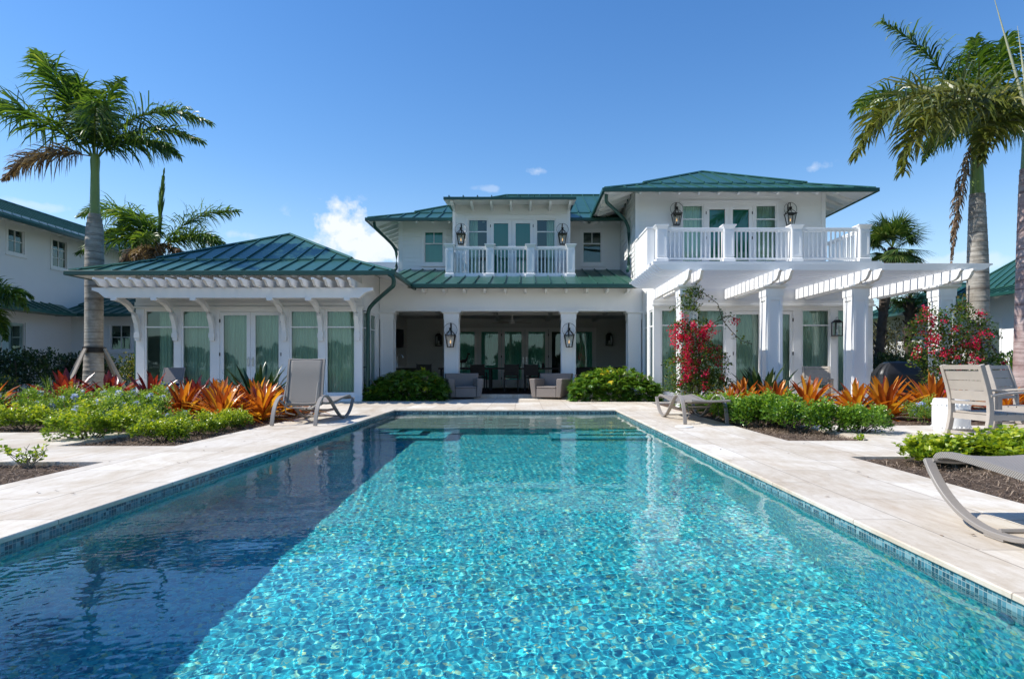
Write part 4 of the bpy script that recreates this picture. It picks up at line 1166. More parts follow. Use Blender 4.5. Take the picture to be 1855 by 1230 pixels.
def royal_palm(lab, base, lean, prof, shaft, fronds, seed, group, mat=M_palm, tmat=None, spears=()):
    """prof/shaft = [(z, radius)...]; fronds = dicts or tuples (az, e0, L, droop, kind)"""
    r = np.random.default_rng(seed); b = Vector(base)
    root = thing('royal_palm', lab, 'palm tree', base, group)
    ztop = shaft[-1][0]
    ax = lambda z: (b.x+lean[0]*z/ztop, b.y+lean[1]*z/ztop)
    def tubez(pf, name, m_):
        vs = []; n = 24
        for z, rad in pf:
            cx, cy_ = ax(z); vs += [(cx+rad*math.cos(2*PI*i/n), cy_+rad*math.sin(2*PI*i/n), z) for i in range(n)]
        m = MB(); m.add(vs, [(k*n+i, k*n+(i+1) % n, (k+1)*n+(i+1) % n, (k+1)*n+i) for k in range(len(pf)-1) for i in range(n)] + [tuple(range((len(pf)-1)*n, len(pf)*n))])
        return m.build(name, m_, root, smooth=True)
    # interpolate the trunk profile and add the low rings of old leaf scars
    zs = [p[0] for p in prof]; rs_ = [p[1] for p in prof]; pf = []
    z = zs[0]
    while z < zs[-1]:
        rad = float(np.interp(z, zs, rs_)); st = r.uniform(.10, .19)
        pf += [(z, rad), (min(z+st*.86, zs[-1]), rad*.998), (min(z+st*.93, zs[-1]), rad*1.007)]; z += st
    pf.append((zs[-1], rs_[-1]))
    tubez(pf, 'trunk', tmat or M_trunk); tubez(shaft, 'crownshaft', M_shaft)
    cx, cy_ = ax(ztop)
    for (az, e0, L, dr, *kd) in fronds:
        kd = kd[0] if kd else ''
        o = (cx+.08*math.cos(R(az)), cy_+.08*math.sin(R(az)), ztop-.05)
        dead = 'dead' in kd; kw = {}
        if 'hang' in kd: kw = dict(hang=1.6, plume=.9, ll=.30, n=120)
        V, Fc, rn = frond_arrays(o, az, e0, L, dr, r, ll=kw.pop('ll', .16*L+.42 if L > 2 else .55), curl=r.normal(0, 12), **kw)
        npmesh('frond', V, Fc, M_palm_dead if dead else mat, root, rnd=rn)
    for (az, e0, L, kd) in spears:
        o = (cx, cy_, ztop-.1)
        if kd == 'bare':
            e = R(e0); d = Vector((math.cos(e)*math.cos(R(az)), math.cos(e)*math.sin(R(az)), math.sin(e))); p = Vector(o)
            MB().tube([p, p+d*L*.5, p+d*L], .035, 7, scales=[1, .6, .08]).build('spear_leaf', simple('pale_spear_%d' % len(bpy.data.materials), (.42, .42, .27), .5), root, smooth=True)
        else:
            V, Fc, rn = frond_arrays(o, az, e0, L, 3, r, ll=.75, close=.82, plume=.5, hang=.0, n=80, width=.05)
            npmesh('spear_leaf', V, Fc, mat, root, rnd=rn)
    return root
G_ROYAL = 'royal palms planted round the pool garden'
royal_palm('tall royal palm with a grey ringed trunk beside the low wing', (-11.95, 17.6, -.1), (.05, 0),
    [(-.1, .30), (.3, .27), (.8, .245), (1.5, .225), (2.6, .225), (3.6, .232), (4.4, .225), (4.8, .20), (5.05, .155), (5.15, .13)], [(5.14, .132), (5.4, .12), (6.3, .105), (6.62, .12), (6.8, .10)],
    [(177, 70, 4.3, 36), (184, 44, 4.2, 46), (3, 66, 3.5, 96), (95, 85, 2.9, 35), (194, 8, 2.3, 62, 'dead'), (28, 58, 3.0, 88), (-58, 66, 2.3, 90), (140, 76, 3.7, 52), (-8, 36, 2.6, 80)], 3, G_ROYAL)
royal_palm('shorter royal palm with an upright spear leaf rising behind the low wing roof', (-13.85, 24.0, -.1), (.05, 0),
    [(-.1, .3), (1, .26), (3, .24), (4.3, .2), (4.6, .16)], [(4.58, .16), (5.3, .15), (5.55, .10)],
    [(178, 60, 3.9, 85), (184, 22, 3.2, 58), (2, 52, 3.4, 62), (-4, 26, 2.9, 66), (150, 62, 3.2, 80), (30, 40, 2.3, 70), (-90, 30, 1.8, 90), (195, -5, 1.6, 70, 'dead'), (-15, -8, 1.6, 70, 'dead'), (-70, -12, 1.4, 60, 'dead'), (-110, -10, 1.3, 60, 'dead'), (165, 45, 2.8, 75)], 9, G_ROYAL, spears=[(60, 88, 2.9, 'leafy')])
royal_palm('small palm whose two drooping fronds reach in at the far left edge over the hedge', (-16.2, 18.2, -.1), (0, 0),
    [(-.1, .2), (1, .17), (2.1, .15)], [(2.08, .14), (2.6, .10)],
    [(0, 52, 2.1, 105), (-12, 18, 1.9, 105), (178, 50, 2.1, 90), (90, 70, 1.9, 70), (-70, 50, 1.8, 90), (40, 60, 1.9, 90)], 14, G_ROYAL)
royal_palm('tall royal palm with a long brown dead frond hanging beside its trunk', (10.85, 15.15, -.1), (-.06, 0),
    [(-.1, .30), (.4, .25), (1.3, .235), (2.4, .235), (3.4, .222), (4.3, .19), (4.95, .165), (5.03, .15)], [(5.02, .15), (5.3, .145), (6.0, .12), (6.3, .11), (6.5, .09)],
    [(178, 74, 3.6, 46), (184, 46, 3.6, 86), (25, 78, 3.4, 40), (212, 14, 2.0, 85), (-35, 15, 2.0, 90), (-10, 30, 2.5, 95), (95, 64, 2.6, 80), (184, -74, 3.1, 14, 'dead hang'), (-100, 35, 2.2, 90), (5, 58, 3.2, 70), (60, 84, 3.0, 30)], 21, G_ROYAL)
royal_palm('near royal palm with a pinkish trunk cut by the right edge', (9.12, 11.5, -.1), (.06, 0),
    [(-.1, .27), (.5, .235), (1.8, .215), (3.0, .20), (4.0, .18), (4.5, .16)], [(4.48, .15), (5.0, .13), (5.35, .10)],
    [(178, 44, 3.8, 116), (187, 34, 3.2, 118), (200, 8, 1.8, 85), (60, 60, 2.6, 80), (0, 50, 3, 90), (-60, 35, 2.2, 90), (110, 55, 2.6, 80), (-5, 20, 2.4, 80)], 33, G_ROYAL, mat=M_palm_near, tmat=M_trunk_pink, spears=[(180, 74, 2.6, 'bare'), (150, 84, 1.9, 'bare')])

def sabal_palm(lab, base, top, cr, nl, seed):
    r = np.random.default_rng(seed); b = Vector(base); t = Vector(top)
    root = thing('cabbage_palm', lab, 'palm tree', base, 'cabbage palms behind the pergola wing')
    m = MB(); mid = b.lerp(t, .55)+Vector((-.18, 0, 0)); pts = []
    for i in range(15):
        s = i/14; pts.append(b*(1-s)**2+mid*2*s*(1-s)+t*s*s)
    m.tube(pts, .17, 12, scales=[1+.18*math.sin(i*2.3)*(i % 2) for i in range(15)])
    for i in range(60):    # boots: cut leaf bases
        s = r.uniform(.1, .98); p = b*(1-s)**2+mid*2*s*(1-s)+t*s*s; a = r.uniform(0, 2*PI); d = Vector((math.cos(a), math.sin(a), 0))
        m.sweep([p+d*.12, p+d*.26+Vector((0, 0, .22))], [(-.05, -.015), (.05, -.015), (.04, .015), (-.04, .015)])
    m.build('trunk', M_boot, root)
    Vs, Fs, Rn, off = [], [], [], 0
    for i in range(nl):
        az = i*2.399+r.normal(0, .2); el = r.uniform(-.5, 1.35) if i > 4 else 1.2
        d = np.array([math.cos(el)*math.cos(az), math.cos(el)*math.sin(az), math.sin(el)]); o = np.array(t)
        pet = cr*.45; c = o+d*pet; d = unit(d+np.array([0, 0, -.25])); sd = unit(np.cross(d, [0, 0, 1.0])); upv = np.cross(sd, d)
        nb = 34; ang = np.linspace(-1.9, 1.9, nb); dirs = unit(np.cos(ang)[:, None]*d+np.sin(ang)[:, None]*sd+(.18*np.cos(ang*1.0)-.25*np.abs(np.sin(ang)))[:, None]*upv)
        L = cr*.62*r.uniform(.8, 1.1, nb)*(1-.25*np.abs(ang)/1.9)
        D2 = unit(dirs+np.array([0, 0, -.55])*r.uniform(.3, 1.4, (nb, 1))); wv = unit(np.cross(dirs, upv))*.022
        p0 = np.repeat(c[None], nb, 0); p1 = p0+dirs*(L*.6)[:, None]; p2 = p1+D2*(L*.45)[:, None]
        V = np.stack([p0-wv*.3, p0+wv*.3, p1-wv, p1+wv, p2-wv*.05, p2+wv*.05], 1).reshape(-1, 3); k = np.arange(nb)[:, None]*6
        Fc = np.concatenate([k+np.array([0, 2, 3, 1]), k+np.array([2, 4, 5, 3])])
        pv = np.array([o-sd*.02, o+sd*.02, c+sd*.012, c-sd*.012]); 
        Vs += [V, pv]; Fs += [Fc+off, np.array([[0, 1, 2, 3]])+off+len(V)]; Rn += [np.repeat(np.clip(r.normal(.5, .25, nb), 0, 1), 6), np.full(4, .8)]; off += len(V)+4
    npmesh('crown', np.concatenate(Vs), np.concatenate(Fs), M_sabal, root, rnd=np.concatenate(Rn))
    return root
sabal_palm('cabbage palm with dark rough trunk, its fan crown showing beyond the balcony', (13.6, 24.5, -.1), (14.2, 24.5, 5.5), 1.45, 34, 4)
sabal_palm('low cabbage palm standing beyond the last pergola column', (16.0, 26.2, -.1), (15.95, 26.2, 3.75), 1.35, 28, 6)

def brace(lab, c, rad, zs, spread, n, seed, a0=0.3):
    """lumber props strapped round a palm trunk"""
    root = thing('tree_brace', lab, 'tree brace', (c[0], c[1], 0), 'timber braces propping palm trunks')
    MB().lathe((c[0], c[1], 0), [(rad+.012, zs-.10), (rad+.02, zs-.10), (rad+.02, zs+.05), (rad+.012, zs+.05)], 20).build('strap', M_black, root)
    for i in range(n):
        a = a0+i*2*PI/n; d = Vector((math.cos(a), math.sin(a), 0)); p = Vector((c[0], c[1], 0))
        MB().sweep([p+d*spread+Vector((0, 0, -.08)), p+d*(rad+.05)+Vector((0, 0, zs))], [(-.045, -.022), (.045, -.022), (.045, .022), (-.045, .022)]).build('prop', M_lumber, root, bevel=.003)
    return root
M_lumber = simple('weathered_lumber', (.34, .30, .255), .8, .2, var=.2, vscale=5, bump=.3, bscale=50)
brace('weathered lumber props strapped round the tall left palm trunk', (-11.92, 17.6), .262, 1.42, 1.15, 4, 1, a0=-.12)
brace('weathered lumber props strapped round the palm past the pergola end', (10.83, 15.15), .24, 1.45, 1.1, 4, 1, a0=-.2)
# ---------------------------------------------------------------- garden plants
def all_kids():
    k = {}
    for o in bpy.data.objects:
        if o.parent is not None: k.setdefault(o.parent.name, []).append(o)
    return k
def scatter(protos, spots, labels, group):
    """first spots use the prototypes themselves, the rest are copies; spot = (x, y, scale, rz, proto index)"""
    used = set(); kids = all_kids()
    for s, lab in zip(spots, labels):
        x, y, sc, rz, pi = s
        o = protos[pi] if pi not in used else copy_fast(protos[pi], kids)
        used.add(pi)
        o.location = (x, y, -.03); o.rotation_euler = (0, 0, rz); o.scale = (sc, sc, sc); o['label'] = lab; o['group'] = group
    for i, p in enumerate(protos):
        assert i in used, 'unused prototype'
def gp(px, py): return G(px, py, -.03)
# yellow-green ficus mounds (left bed and right foreground)
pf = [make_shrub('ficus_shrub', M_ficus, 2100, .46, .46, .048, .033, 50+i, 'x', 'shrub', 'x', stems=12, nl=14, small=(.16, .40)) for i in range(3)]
G1 = 'low yellow green shrubs along the bed edges'
sp = [(*gp(165, 797)[:2], 1.12, .3, 0), (*gp(250, 786)[:2], .92, 1.4, 1), (*gp(300, 799)[:2], .80, 2.2, 2), (*gp(355, 790)[:2], .72, 4.1, 0), (*gp(395, 781)[:2], .74, 5.2, 1), (*gp(440, 775)[:2], .72, .9, 2), (-7.35, 9.35, .95, 3.3, 1), (-6.75, 9.3, .85, 3.9, 2), (-8.1, 9.5, .9, 1.1, 0)]
lb = ['round round yellow green shrub on a short stem at the mulch wedge tip', 'yellow green shrub just behind the mulch wedge, under the blue flowers', 'low sparse yellow green shrub with bare pale twigs on the mulch edge', 'small yellow green shrub in front of the orange bromeliads, towards the mulch wedge',
      'small yellow green shrub at the foot of the orange bromeliads, mid bed edge', 'last yellow green shrub of the bed edge before the upright lounger', 'yellow green shrub at the far left bed edge, under blue flowers', 'yellow green shrub on the left bed edge nearest the mulch wedge', 'yellow green shrub cut by the left edge of the view']
scatter(pf, sp, lb, G1)
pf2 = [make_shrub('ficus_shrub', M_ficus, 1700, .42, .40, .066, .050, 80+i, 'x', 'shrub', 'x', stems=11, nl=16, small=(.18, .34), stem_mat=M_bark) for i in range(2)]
sp = [(3.98, 6.12, .84, 0, 0), (4.42, 5.98, .95, 2, 1), (4.80, 6.15, 1.05, 4, 0), (5.28, 5.95, 1.02, 1, 1), (4.62, 5.62, .72, 5.4, 0), (5.05, 5.55, .80, 3, 1)]
lb = ['broad leaved yellow green shrub at the point of the right foreground bed', 'broad leaved yellow green shrub second from the bed point, below the white stool', 'tall broad leaved yellow green shrub in front of the wooden chair',
      'broad leaved yellow green shrub at the right edge above the near lounger', 'low broad leaved shrub spilling over mulch just behind the near lounger frame', 'low broad leaved shrub behind the woven seat of the near lounger']
scatter(pf2, sp, lb, 'broad leaved shrubs behind the near lounger')
for o in list(bpy.data.objects):
    if o.get('group') == 'broad leaved shrubs behind the near lounger': o.scale.z *= .80
    elif o.get('group') == G1: o.scale.z *= .88
# fresh green shrubs, right bed
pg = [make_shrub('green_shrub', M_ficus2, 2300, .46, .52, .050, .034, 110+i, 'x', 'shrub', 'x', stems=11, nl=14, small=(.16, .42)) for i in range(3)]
sp = [(3.52, 10.3, .98, 0, 0), (3.62, 9.72, 1.0, 1, 1), (4.02, 9.75, .98, 2, 2), (3.95, 9.12, 1.02, 3.1, 0), (4.38, 8.95, .78, 4.4, 1), (4.66, 8.85, .84, 5.2, 2), (4.2, 10.3, .95, 1.2, 1), (3.42, 12.7, .8, .7, 2), (3.6, 11.9, .85, 1.7, 0), (3.95, 12.9, .8, 2.7, 1), (4.0, 11.2, .9, 3.7, 2), (3.05+.5, 11.1, .85, 5, 1)]
lb = ['fresh green shrub directly behind the near end of the flat lounger', 'fresh green shrub right of the flat lounger, first of the bed row', 'fresh green shrub second in the row right of the flat lounger', 'fresh green shrub with bare stems at the middle of the right bed row',
      'small fresh green shrub before the last in the right bed row', 'last fresh green shrub of the row, at the bed corner by the paving', 'fresh green shrub under the orange bromeliads behind the bed row', 'fresh green shrub at the foot of the magenta bougainvillea, pool side', 'fresh green shrub behind the arched frame of the flat lounger',
      'fresh green shrub between bougainvillea and the first orange bromeliad', 'fresh green shrub behind the flat lounger below the first bromeliad', 'fresh green shrub on the mulch behind the flat lounger seat']
scatter(pg, sp, lb, 'fresh green shrubs in the bed right of the pool')
# plumbago with pale blue flower heads
pp = [make_shrub('plumbago_shrub', M_plumb, 2800, .66, .62, .046, .024, 140+i, 'x', 'flowering shrub', 'x', flower=(M_blue, 13, .062, 42), stems=10, nl=17, small=(.15, .38)) for i in range(3)]
sp = [(-6.45, 10.3, 1.0, 0, 0), (-6.1, 9.9, .92, 1.1, 1), (-7.5, 10.5, .95, 2.2, 2), (-8.45, 10.6, .95, 3.2, 0), (-5.2, 9.3, .55, 4.2, 1), (-6.1, 9.4, .82, 5.0, 2), (-6.7, 11.3, 1.0, 2.9, 0), (6.62, 10.45, .70, .4, 2), (5.85, 10.9, .55, 1.4, 1), (-7.2, 11.6, .95, .9, 1)]
lb = ['blue flowering plumbago in the middle of the left bed, left of the palm foot', 'blue flowering plumbago right of the palm foot, tall yellow green shoots', 'blue flowering plumbago in front of the dark red bromeliads', 'blue flowering plumbago at the far left edge',
      'small plumbago between the bed edge shrubs and the orange bromeliads', 'low blue flowering plumbago spilling forward over the path corner', 'plumbago tucked against the orange bromeliads of the left bed', 'blue flowering plumbago between bromeliads and the wooden chair',
      'sparse small plumbago between green shrubs and bromeliads on the right', 'plumbago at the back of the left bed before the palm']
scatter(pp, sp, lb, 'blue plumbago shrubs in the beds')
# bromeliads
def bromeliad(mat, seed, nlv=30, L=.72, wd=.10, upright=0.0):
    r = np.random.default_rng(seed); Vs, Fs, Rn, off = [], [], [], 0
    for i in range(nlv):
        f = i/nlv; az = i*2.399+r.normal(0, .15); e = R(14+70*(f**.8)+r.normal(0, 7)+upright*12); l_ = L*(r.uniform(.8, 1.12))*(1-.18*f); droop = R(r.uniform(18, 60)*(1.05-.7*f)); S = 6
        p = np.array([math.cos(az)*.05*(1-f), math.sin(az)*.05*(1-f), .03+.05*f]); sd = np.array([-math.sin(az), math.cos(az), 0]); pts = [p]; 
        for s in range(S):
            t = (s+.5)/S; ee = e-droop*t**1.6; p = p+np.array([math.cos(ee)*math.cos(az), math.cos(ee)*math.sin(az), math.sin(ee)])*l_/S; pts.append(p)
        pts = np.array(pts); d = unit(np.gradient(pts, axis=0)); n_ = unit(np.cross(sd, d)); n_ = n_*np.sign(n_[:, 2:3]+1e-6)
        tt = np.linspace(0, 1, S+1); wv = wd*r.uniform(.8, 1.15)*np.array([.70, .85, 1, 1.02, .98, .80, .10])*.5
        V = np.stack([pts-sd*wv[:, None]+n_*wv[:, None]*.45, pts, pts+sd*wv[:, None]+n_*wv[:, None]*.45], 1).reshape(-1, 3)
        k = np.arange(S)[:, None]*3
        Fc = np.concatenate([k+np.array([0, 1, 4, 3]), k+np.array([1, 2, 5, 4])])
        base = r.uniform(.12, .88); rn = np.clip(base+np.repeat(tt, 3)*(-.35)+.12, 0, 1)
        Vs.append(V); Fs.append(Fc+off); Rn.append(rn); off += len(V)
    return np.concatenate(Vs), np.concatenate(Fs), np.concatenate(Rn)
def brom_protos(mat, seeds, **kw):
    out = []
    for s in seeds:
        V, Fc, rn = bromeliad(mat, s, **kw); o = npmesh('bromeliad', V, Fc, mat, rnd=rn); tag(o, 'x', 'bromeliad'); out.append(o)
    return out
po = brom_protos(M_brom, (1, 2, 3), nlv=52, L=.86, wd=.092)
sp = [(-5.75, 10.7, .95, 0, 0), (-5.25, 10.9, 1.0, 1, 1), (-4.95, 10.4, .86, 2, 2), (-4.5, 10.9, .95, 3, 0), (-5.6, 11.7, 1.0, 4, 1), (-4.35, 11.9, .85, 2.6, 2), (-4.9, 11.6, 1.0, 5, 0),
      (4.35, 12.6, 1.0, .5, 1), (4.85, 12.3, .95, 1.5, 2), (5.45, 12.2, 1.05, 2.5, 0), (6.05, 11.6, .98, 3.5, 1), (6.5, 11.4, 1.08, 4.5, 2), (7.25, 11.3, 1.12, .1, 0), (8.3, 11.0, .9, 5.3, 1), (3.9, 12.0, .8, 2.0, 0), (-9.75, 11.5, 1.0, 1.9, 1), (8.9, 11.3, .8, 2, 2)]
lb = ['leftmost orange bromeliad of the clump left of the upright lounger', 'tall orange bromeliad in the middle of the clump left of the upright lounger', 'front orange bromeliad of the clump left of the upright lounger', 'orange bromeliad nearest the upright lounger frame', 'orange bromeliad at the back left of the lounger clump', 'orange bromeliad right beside the dark strelitzia and upright lounger', 'orange bromeliad at the back centre of the lounger clump',
      'orange bromeliad right of the magenta bougainvillea, at the first pergola columns', 'orange bromeliad in front of the second pergola column', 'large orange bromeliad between second and third pergola columns', 'orange bromeliad in front of the third pergola column', 'upright orange bromeliad just right of the third pergola column', 'big orange bromeliad in front of the black covered grill', 'orange bromeliad seen under the right-hand wooden chair', 'low red tipped bromeliad behind the flat lounger', 'orange bromeliad leaf tips at the far left edge', 'small orange bromeliad behind the right-hand wooden chair']
def scatter1(protos, spots, labels, group):
    used = set()
    for (x, y, sc, rz, pi), lab in zip(spots, labels):
        o = protos[pi]
        if pi in used: o = o.copy(); COL.objects.link(o)
        used.add(pi); o.location = (x, y, -.04); o.rotation_euler = (0, 0, rz); o.scale = (sc,)*3; o['label'] = lab; o['group'] = group
sp = [(x, y, sc*.93, rz, k) for x, y, sc, rz, k in sp]
scatter1(po, sp, lb, 'orange bromeliads in the pool beds')
pr_ = brom_protos(M_brom_red, (11, 12), nlv=24, L=.95, wd=.13, upright=.5)
sp = [(-9.3, 12.9, 1.0, 0, 0), (-8.55, 13.1, 1.0, 1, 1), (-7.75, 13.2, .95, 2, 0), (-8.9, 12.3, .9, 4, 1), (-7.0, 13.3, .85, 3, 1), (-6.55, 12.7, .85, 5, 0)]
lb = ['dark red bromeliad furthest left behind the blue flowers', 'dark red bromeliad directly left of the tall palm foot', 'dark red bromeliad in front of the tall palm foot', 'olive and red bromeliad with broad leaves left of the palm', 'dark red bromeliad right of the palm foot', 'dark red bromeliad below the low wing\'s first window']
scatter1(pr_, sp, lb, 'dark red bromeliads by the palm foot')
# strelitzia / cycad clumps
def blade_clump(name, lab, cat, pos, mat, n, L, wd, seed, e_lo=35, e_hi=85, leafpart=.5):
    r = np.random.default_rng(seed); Vs, Fs, Rn, off = [], [], [], 0
    for i in range(n):
        az = r.uniform(0, 2*PI); e = R(r.uniform(e_lo, e_hi)); l_ = L*r.uniform(.7, 1.1); S = 7; p = np.array([math.cos(az)*.08, math.sin(az)*.08, 0]); sd = np.array([-math.sin(az), math.cos(az), 0]); pts = [p]
        for s in range(S):
            ee = e-R(r.uniform(10, 40))*((s+.5)/S)**2; p = p+np.array([math.cos(ee)*math.cos(az), math.cos(ee)*math.sin(az), math.sin(ee)])*l_/S; pts.append(p)
        pts = np.array(pts); wv = wd*np.array([.12, .12, .14, .75, 1, .9, .6, .04])*.5 if leafpart < .8 else wd*np.array([.6, .9, 1, 1, .9, .7, .4, .04])*.5
        d = unit(np.gradient(pts, axis=0)); n_ = unit(np.cross(sd, d))
        V = np.stack([pts-sd*wv[:, None]+n_*wv[:, None]*.35, pts, pts+sd*wv[:, None]+n_*wv[:, None]*.35], 1).reshape(-1, 3); k = np.arange(S)[:, None]*3
        Vs.append(V); Fs.append(np.concatenate([k+np.array([0, 1, 4, 3]), k+np.array([1, 2, 5, 4])])+off); Rn.append(np.full(len(V), r.random())); off += len(V)
    o = npmesh(name, np.concatenate(Vs), np.concatenate(Fs), mat, rnd=np.concatenate(Rn)); o.location = pos
    return tag(o, lab, cat)
blade_clump('strelitzia', 'dark green spiky strelitzia clump between orange bromeliads and the upright lounger', 'plant', (-5.45, 13.0, -.04), M_bird, 70, 1.05, .10, 5)
blade_clump('strelitzia', 'dark green spiky plant behind the first right-hand bromeliad at the pergola', 'plant', (5.15, 13.7, -.04), M_bird, 50, 1.1, .12, 8)
blade_clump('grass_clump', 'arching bright green grass tuft just left of the tall palm trunk', 'ornamental grass', (-12.2, 16.4, -.08), M_grassy, 150, .85, .018, 9, leafpart=1)
blade_clump('grass_clump', 'arching green grass tuft right of the tall palm trunk', 'ornamental grass', (-10.95, 16.0, -.08), M_grassy, 90, .6, .018, 10, leafpart=1)
# philodendron masses at the porch
def philodendron(lab, x0, x1, y0, y1, h, n, seed):
    r = np.random.default_rng(seed)
    root = thing('philodendron_clump', lab, 'shrub', ((x0+x1)/2, (y0+y1)/2, 0), 'leafy clumps either side of the porch')
    u = r.uniform(-1, 1, n); v = r.uniform(-1, 1, n); top = 1-np.abs(u)**3*.55; hh = h*top*(1-.45*np.maximum(-v, 0)**2.2)*r.uniform(.82, 1.08, n)
    face = r.random(n) < .45
    z = np.where(face, hh*r.uniform(.08, 1, n), hh*r.uniform(.86, 1.04, n))
    vv = np.where(face, -1+.25*r.random(n)+(z/h)*.45, v)
    P = np.stack([(x0+x1)/2+u*(x1-x0)/2, (y0+y1)/2+vv*(y1-y0)/2, z], -1)
    D = unit(np.stack([u*.5+r.normal(0, .55, n), -.55+r.normal(0, .45, n), -.25+r.normal(0, .35, n)], -1))
    L = r.uniform(.13, .24, n)
    # deeply lobed leaves: several fingers each
    Vs, Fs, off = [], [], 0
    up = np.array([0, 0, 1.0])+r.normal(0, .3, (n, 3)); sd = unit(np.cross(D, up))
    for ang, f in ((0, 1), (.55, .8), (-.55, .8), (1.05, .55), (-1.05, .55)):
        Dk = unit(D*math.cos(ang)+sd*math.sin(ang)+np.array([0, 0, -.12*abs(ang)])); V, Fc = leaf_arrays(P, Dk, L*f, L*f*.34, .12, up=up, r=r)
        Vs.append(V); Fs.append(Fc+off); off += len(V)
    rr_ = np.repeat(np.clip(r.normal(.5, .2, n)+.25*(z/h-.5), 0, 1), 4)
    npmesh('foliage', np.concatenate(Vs), np.concatenate(Fs), M_philo, root, rnd=np.tile(rr_, 5))
    m = MB()
    for i in range(26):
        x = r.uniform(x0+.15, x1-.15); y = r.uniform(y0+.2, y1-.1); m.tube([(x, y, -.02), (x+r.normal(0, .08), y-.05, h*.5), (x+r.normal(0, .12), y-.1, h*.85)], .012, 5)
    m.build('stem', M_bark, root)
philodendron('dark shaded mound of lobed leaves between green downspout and left porch column', -4.28, -2.12, 17.05, 18.75, .78, 1500, 3)
philodendron('sunlit mound of glossy lobed leaves with yellow leaves right of the porch', 1.28, 3.62, 16.75, 18.55, .82, 1700, 4)
# hedges and background shrubs
def hedge(lab, x0, x1, y0, y1, h, n, mat, seed, name='hedge', L=.09, cat='hedge', lump=.28, z0=.1):
    r = np.random.default_rng(seed)
    root = thing(name, lab, cat, ((x0+x1)/2, (y0+y1)/2, -.12))
    lumps = []
    k = int((x1-x0)*(y1-y0)*h/(lump**3)*.9)+6
    for i in range(k):
        rad = lump*r.uniform(.7, 1.25); lumps.append((r.uniform(x0+rad*.6, x1-rad*.6), r.uniform(y0+rad*.6, y1-rad*.6), max(z0, r.uniform(.1, 1)**.7*(h-rad)), rad))
    P, d = blob_points(n, r, lumps, .8); D = unit(d+r.normal(0, .5, (n, 3))+np.array([0, 0, .3])); Ls = L*r.uniform(.6, 1.3, n)
    V, Fc = leaf_arrays(P, D, Ls, Ls*.55, r=r)
    npmesh('foliage', V, Fc, mat, root, rnd=np.repeat(np.clip(r.normal(.45, .25, n), 0, 1), 4))
    m = MB()
    for i in range(10):
        x = r.uniform(x0+.2, x1-.2); y = r.uniform(y0+.1, y1-.1); m.tube([(x, y, -.12), (x+r.normal(0, .08), y, h*.4), (x+r.normal(0, .15), y, h*.75)], .02, 5)
    m.build('stem', M_bark, root)
    return root
hedge('dark green clipped hedge at the far left in front of the neighbour house', -17.2, -12.9, 16.6, 18.2, 1.45, 9000, M_dark_leaf, 1)
hedge('dark rounded hedge behind the tall left palm trunk', -14.4, -12.3, 18.6, 20.0, 1.35, 5000, M_dark_leaf, 2)
hedge('variegated yellow and green shrub mound left of the tall palm', -14.2, -12.6, 15.0, 16.2, .78, 3200, M_varieg, 3, 'variegated_shrub', .085, 'shrub', .22)
hedge('variegated yellow green shrub at the far left edge', -12.9, -11.5, 13.2, 14.3, .55, 2600, M_varieg, 13, 'variegated_shrub', .08, 'shrub', .2)
hedge('variegated yellow green shrub between the tall palm and the low wing', -12.0, -10.72, 18.3, 19.6, 1.35, 4200, M_varieg, 4, 'variegated_shrub', .085, 'shrub', .25)
hedge('dark shaded hedge behind the covered grill', 10.2, 12.8, 18.2, 19.6, 1.35, 6500, M_dark_leaf, 5)
hedge('glossy green shrub between the two right-hand palm trunks', 10.6, 12.6, 13.6, 14.8, 1.25, 4200, M_ficus2, 6, 'green_shrub', .10, 'shrub', .26)
hedge('bright green low shrub beyond the dark hedge near the fan palm', 13.6, 15.2, 22.0, 23.2, 1.6, 2500, M_grassy, 7, 'green_shrub', .1, 'shrub', .3)
hedge('grey green sparse bush between cabbage palm trunk and the neighbour roof', 13.9, 17.6, 27.5, 30.5, 3.1, 5200, leaf_mat('greyish_leaf', [(0, (.06, .065, .035)), (.6, (.13, .13, .07)), (1, (.24, .22, .14))], .6, .3, .2), 8, 'wild_bush', .12, 'bush', .42)
hedge('distant green bush glimpsed under the pergola beams', 12.5, 15.2, 31, 34, 3.0, 3500, M_plumb, 18, 'wild_bush', .14, 'bush', .5)
# the two sprigs in the left foreground bed
def sprig(lab, x, y, h, n, seed):
    r = np.random.default_rng(seed); root = thing('shrub_sprig', lab, 'shrub', (x, y, -.04), 'young sprigs in the left foreground bed'); m = MB(); P, D = [], []
    for i in range(n):
        a = r.uniform(0, 2*PI); p = Vector((x, y, -.05)); pts = [p.copy()]; d = Vector((math.cos(a)*.5, math.sin(a)*.5, 1)).normalized()
        for s in range(5):
            d = (d+Vector((r.normal(0, .35), r.normal(0, .35), r.normal(0, .1)))).normalized(); p = p+d*h/4.6; pts.append(p.copy())
            if s > 0:
                for q in range(r.integers(1, 4) if r.random() < .75 else 0): P.append(np.array(p)+r.normal(0, .008, 3)); D.append(unit(np.array([r.normal(), r.normal(), abs(r.normal(.4, .5))])))
        m.tube(pts, .0045, 5, scales=[1.4, 1.1, 1, .8, .6, .4])
    m.build('stem', M_twig, root); P = np.array(P); D = np.array(D); V, Fc = leaf_arrays(P, D, .05, .038, r=r)
    npmesh('foliage', V, Fc, M_ficus, root, rnd=np.repeat(r.uniform(.2, .8, len(P)), 4))
sprig('twiggy young sprig with few leaves in the left foreground mulch', -4.62, 5.92, .24, 13, 3)
sprig('young sprig cut off by the left edge of the view', -5.05, 5.90, .28, 12, 4)
sprig('tiny sprig at the near corner of the right-hand bed row', 4.2, 7.95, .12, 6, 5)

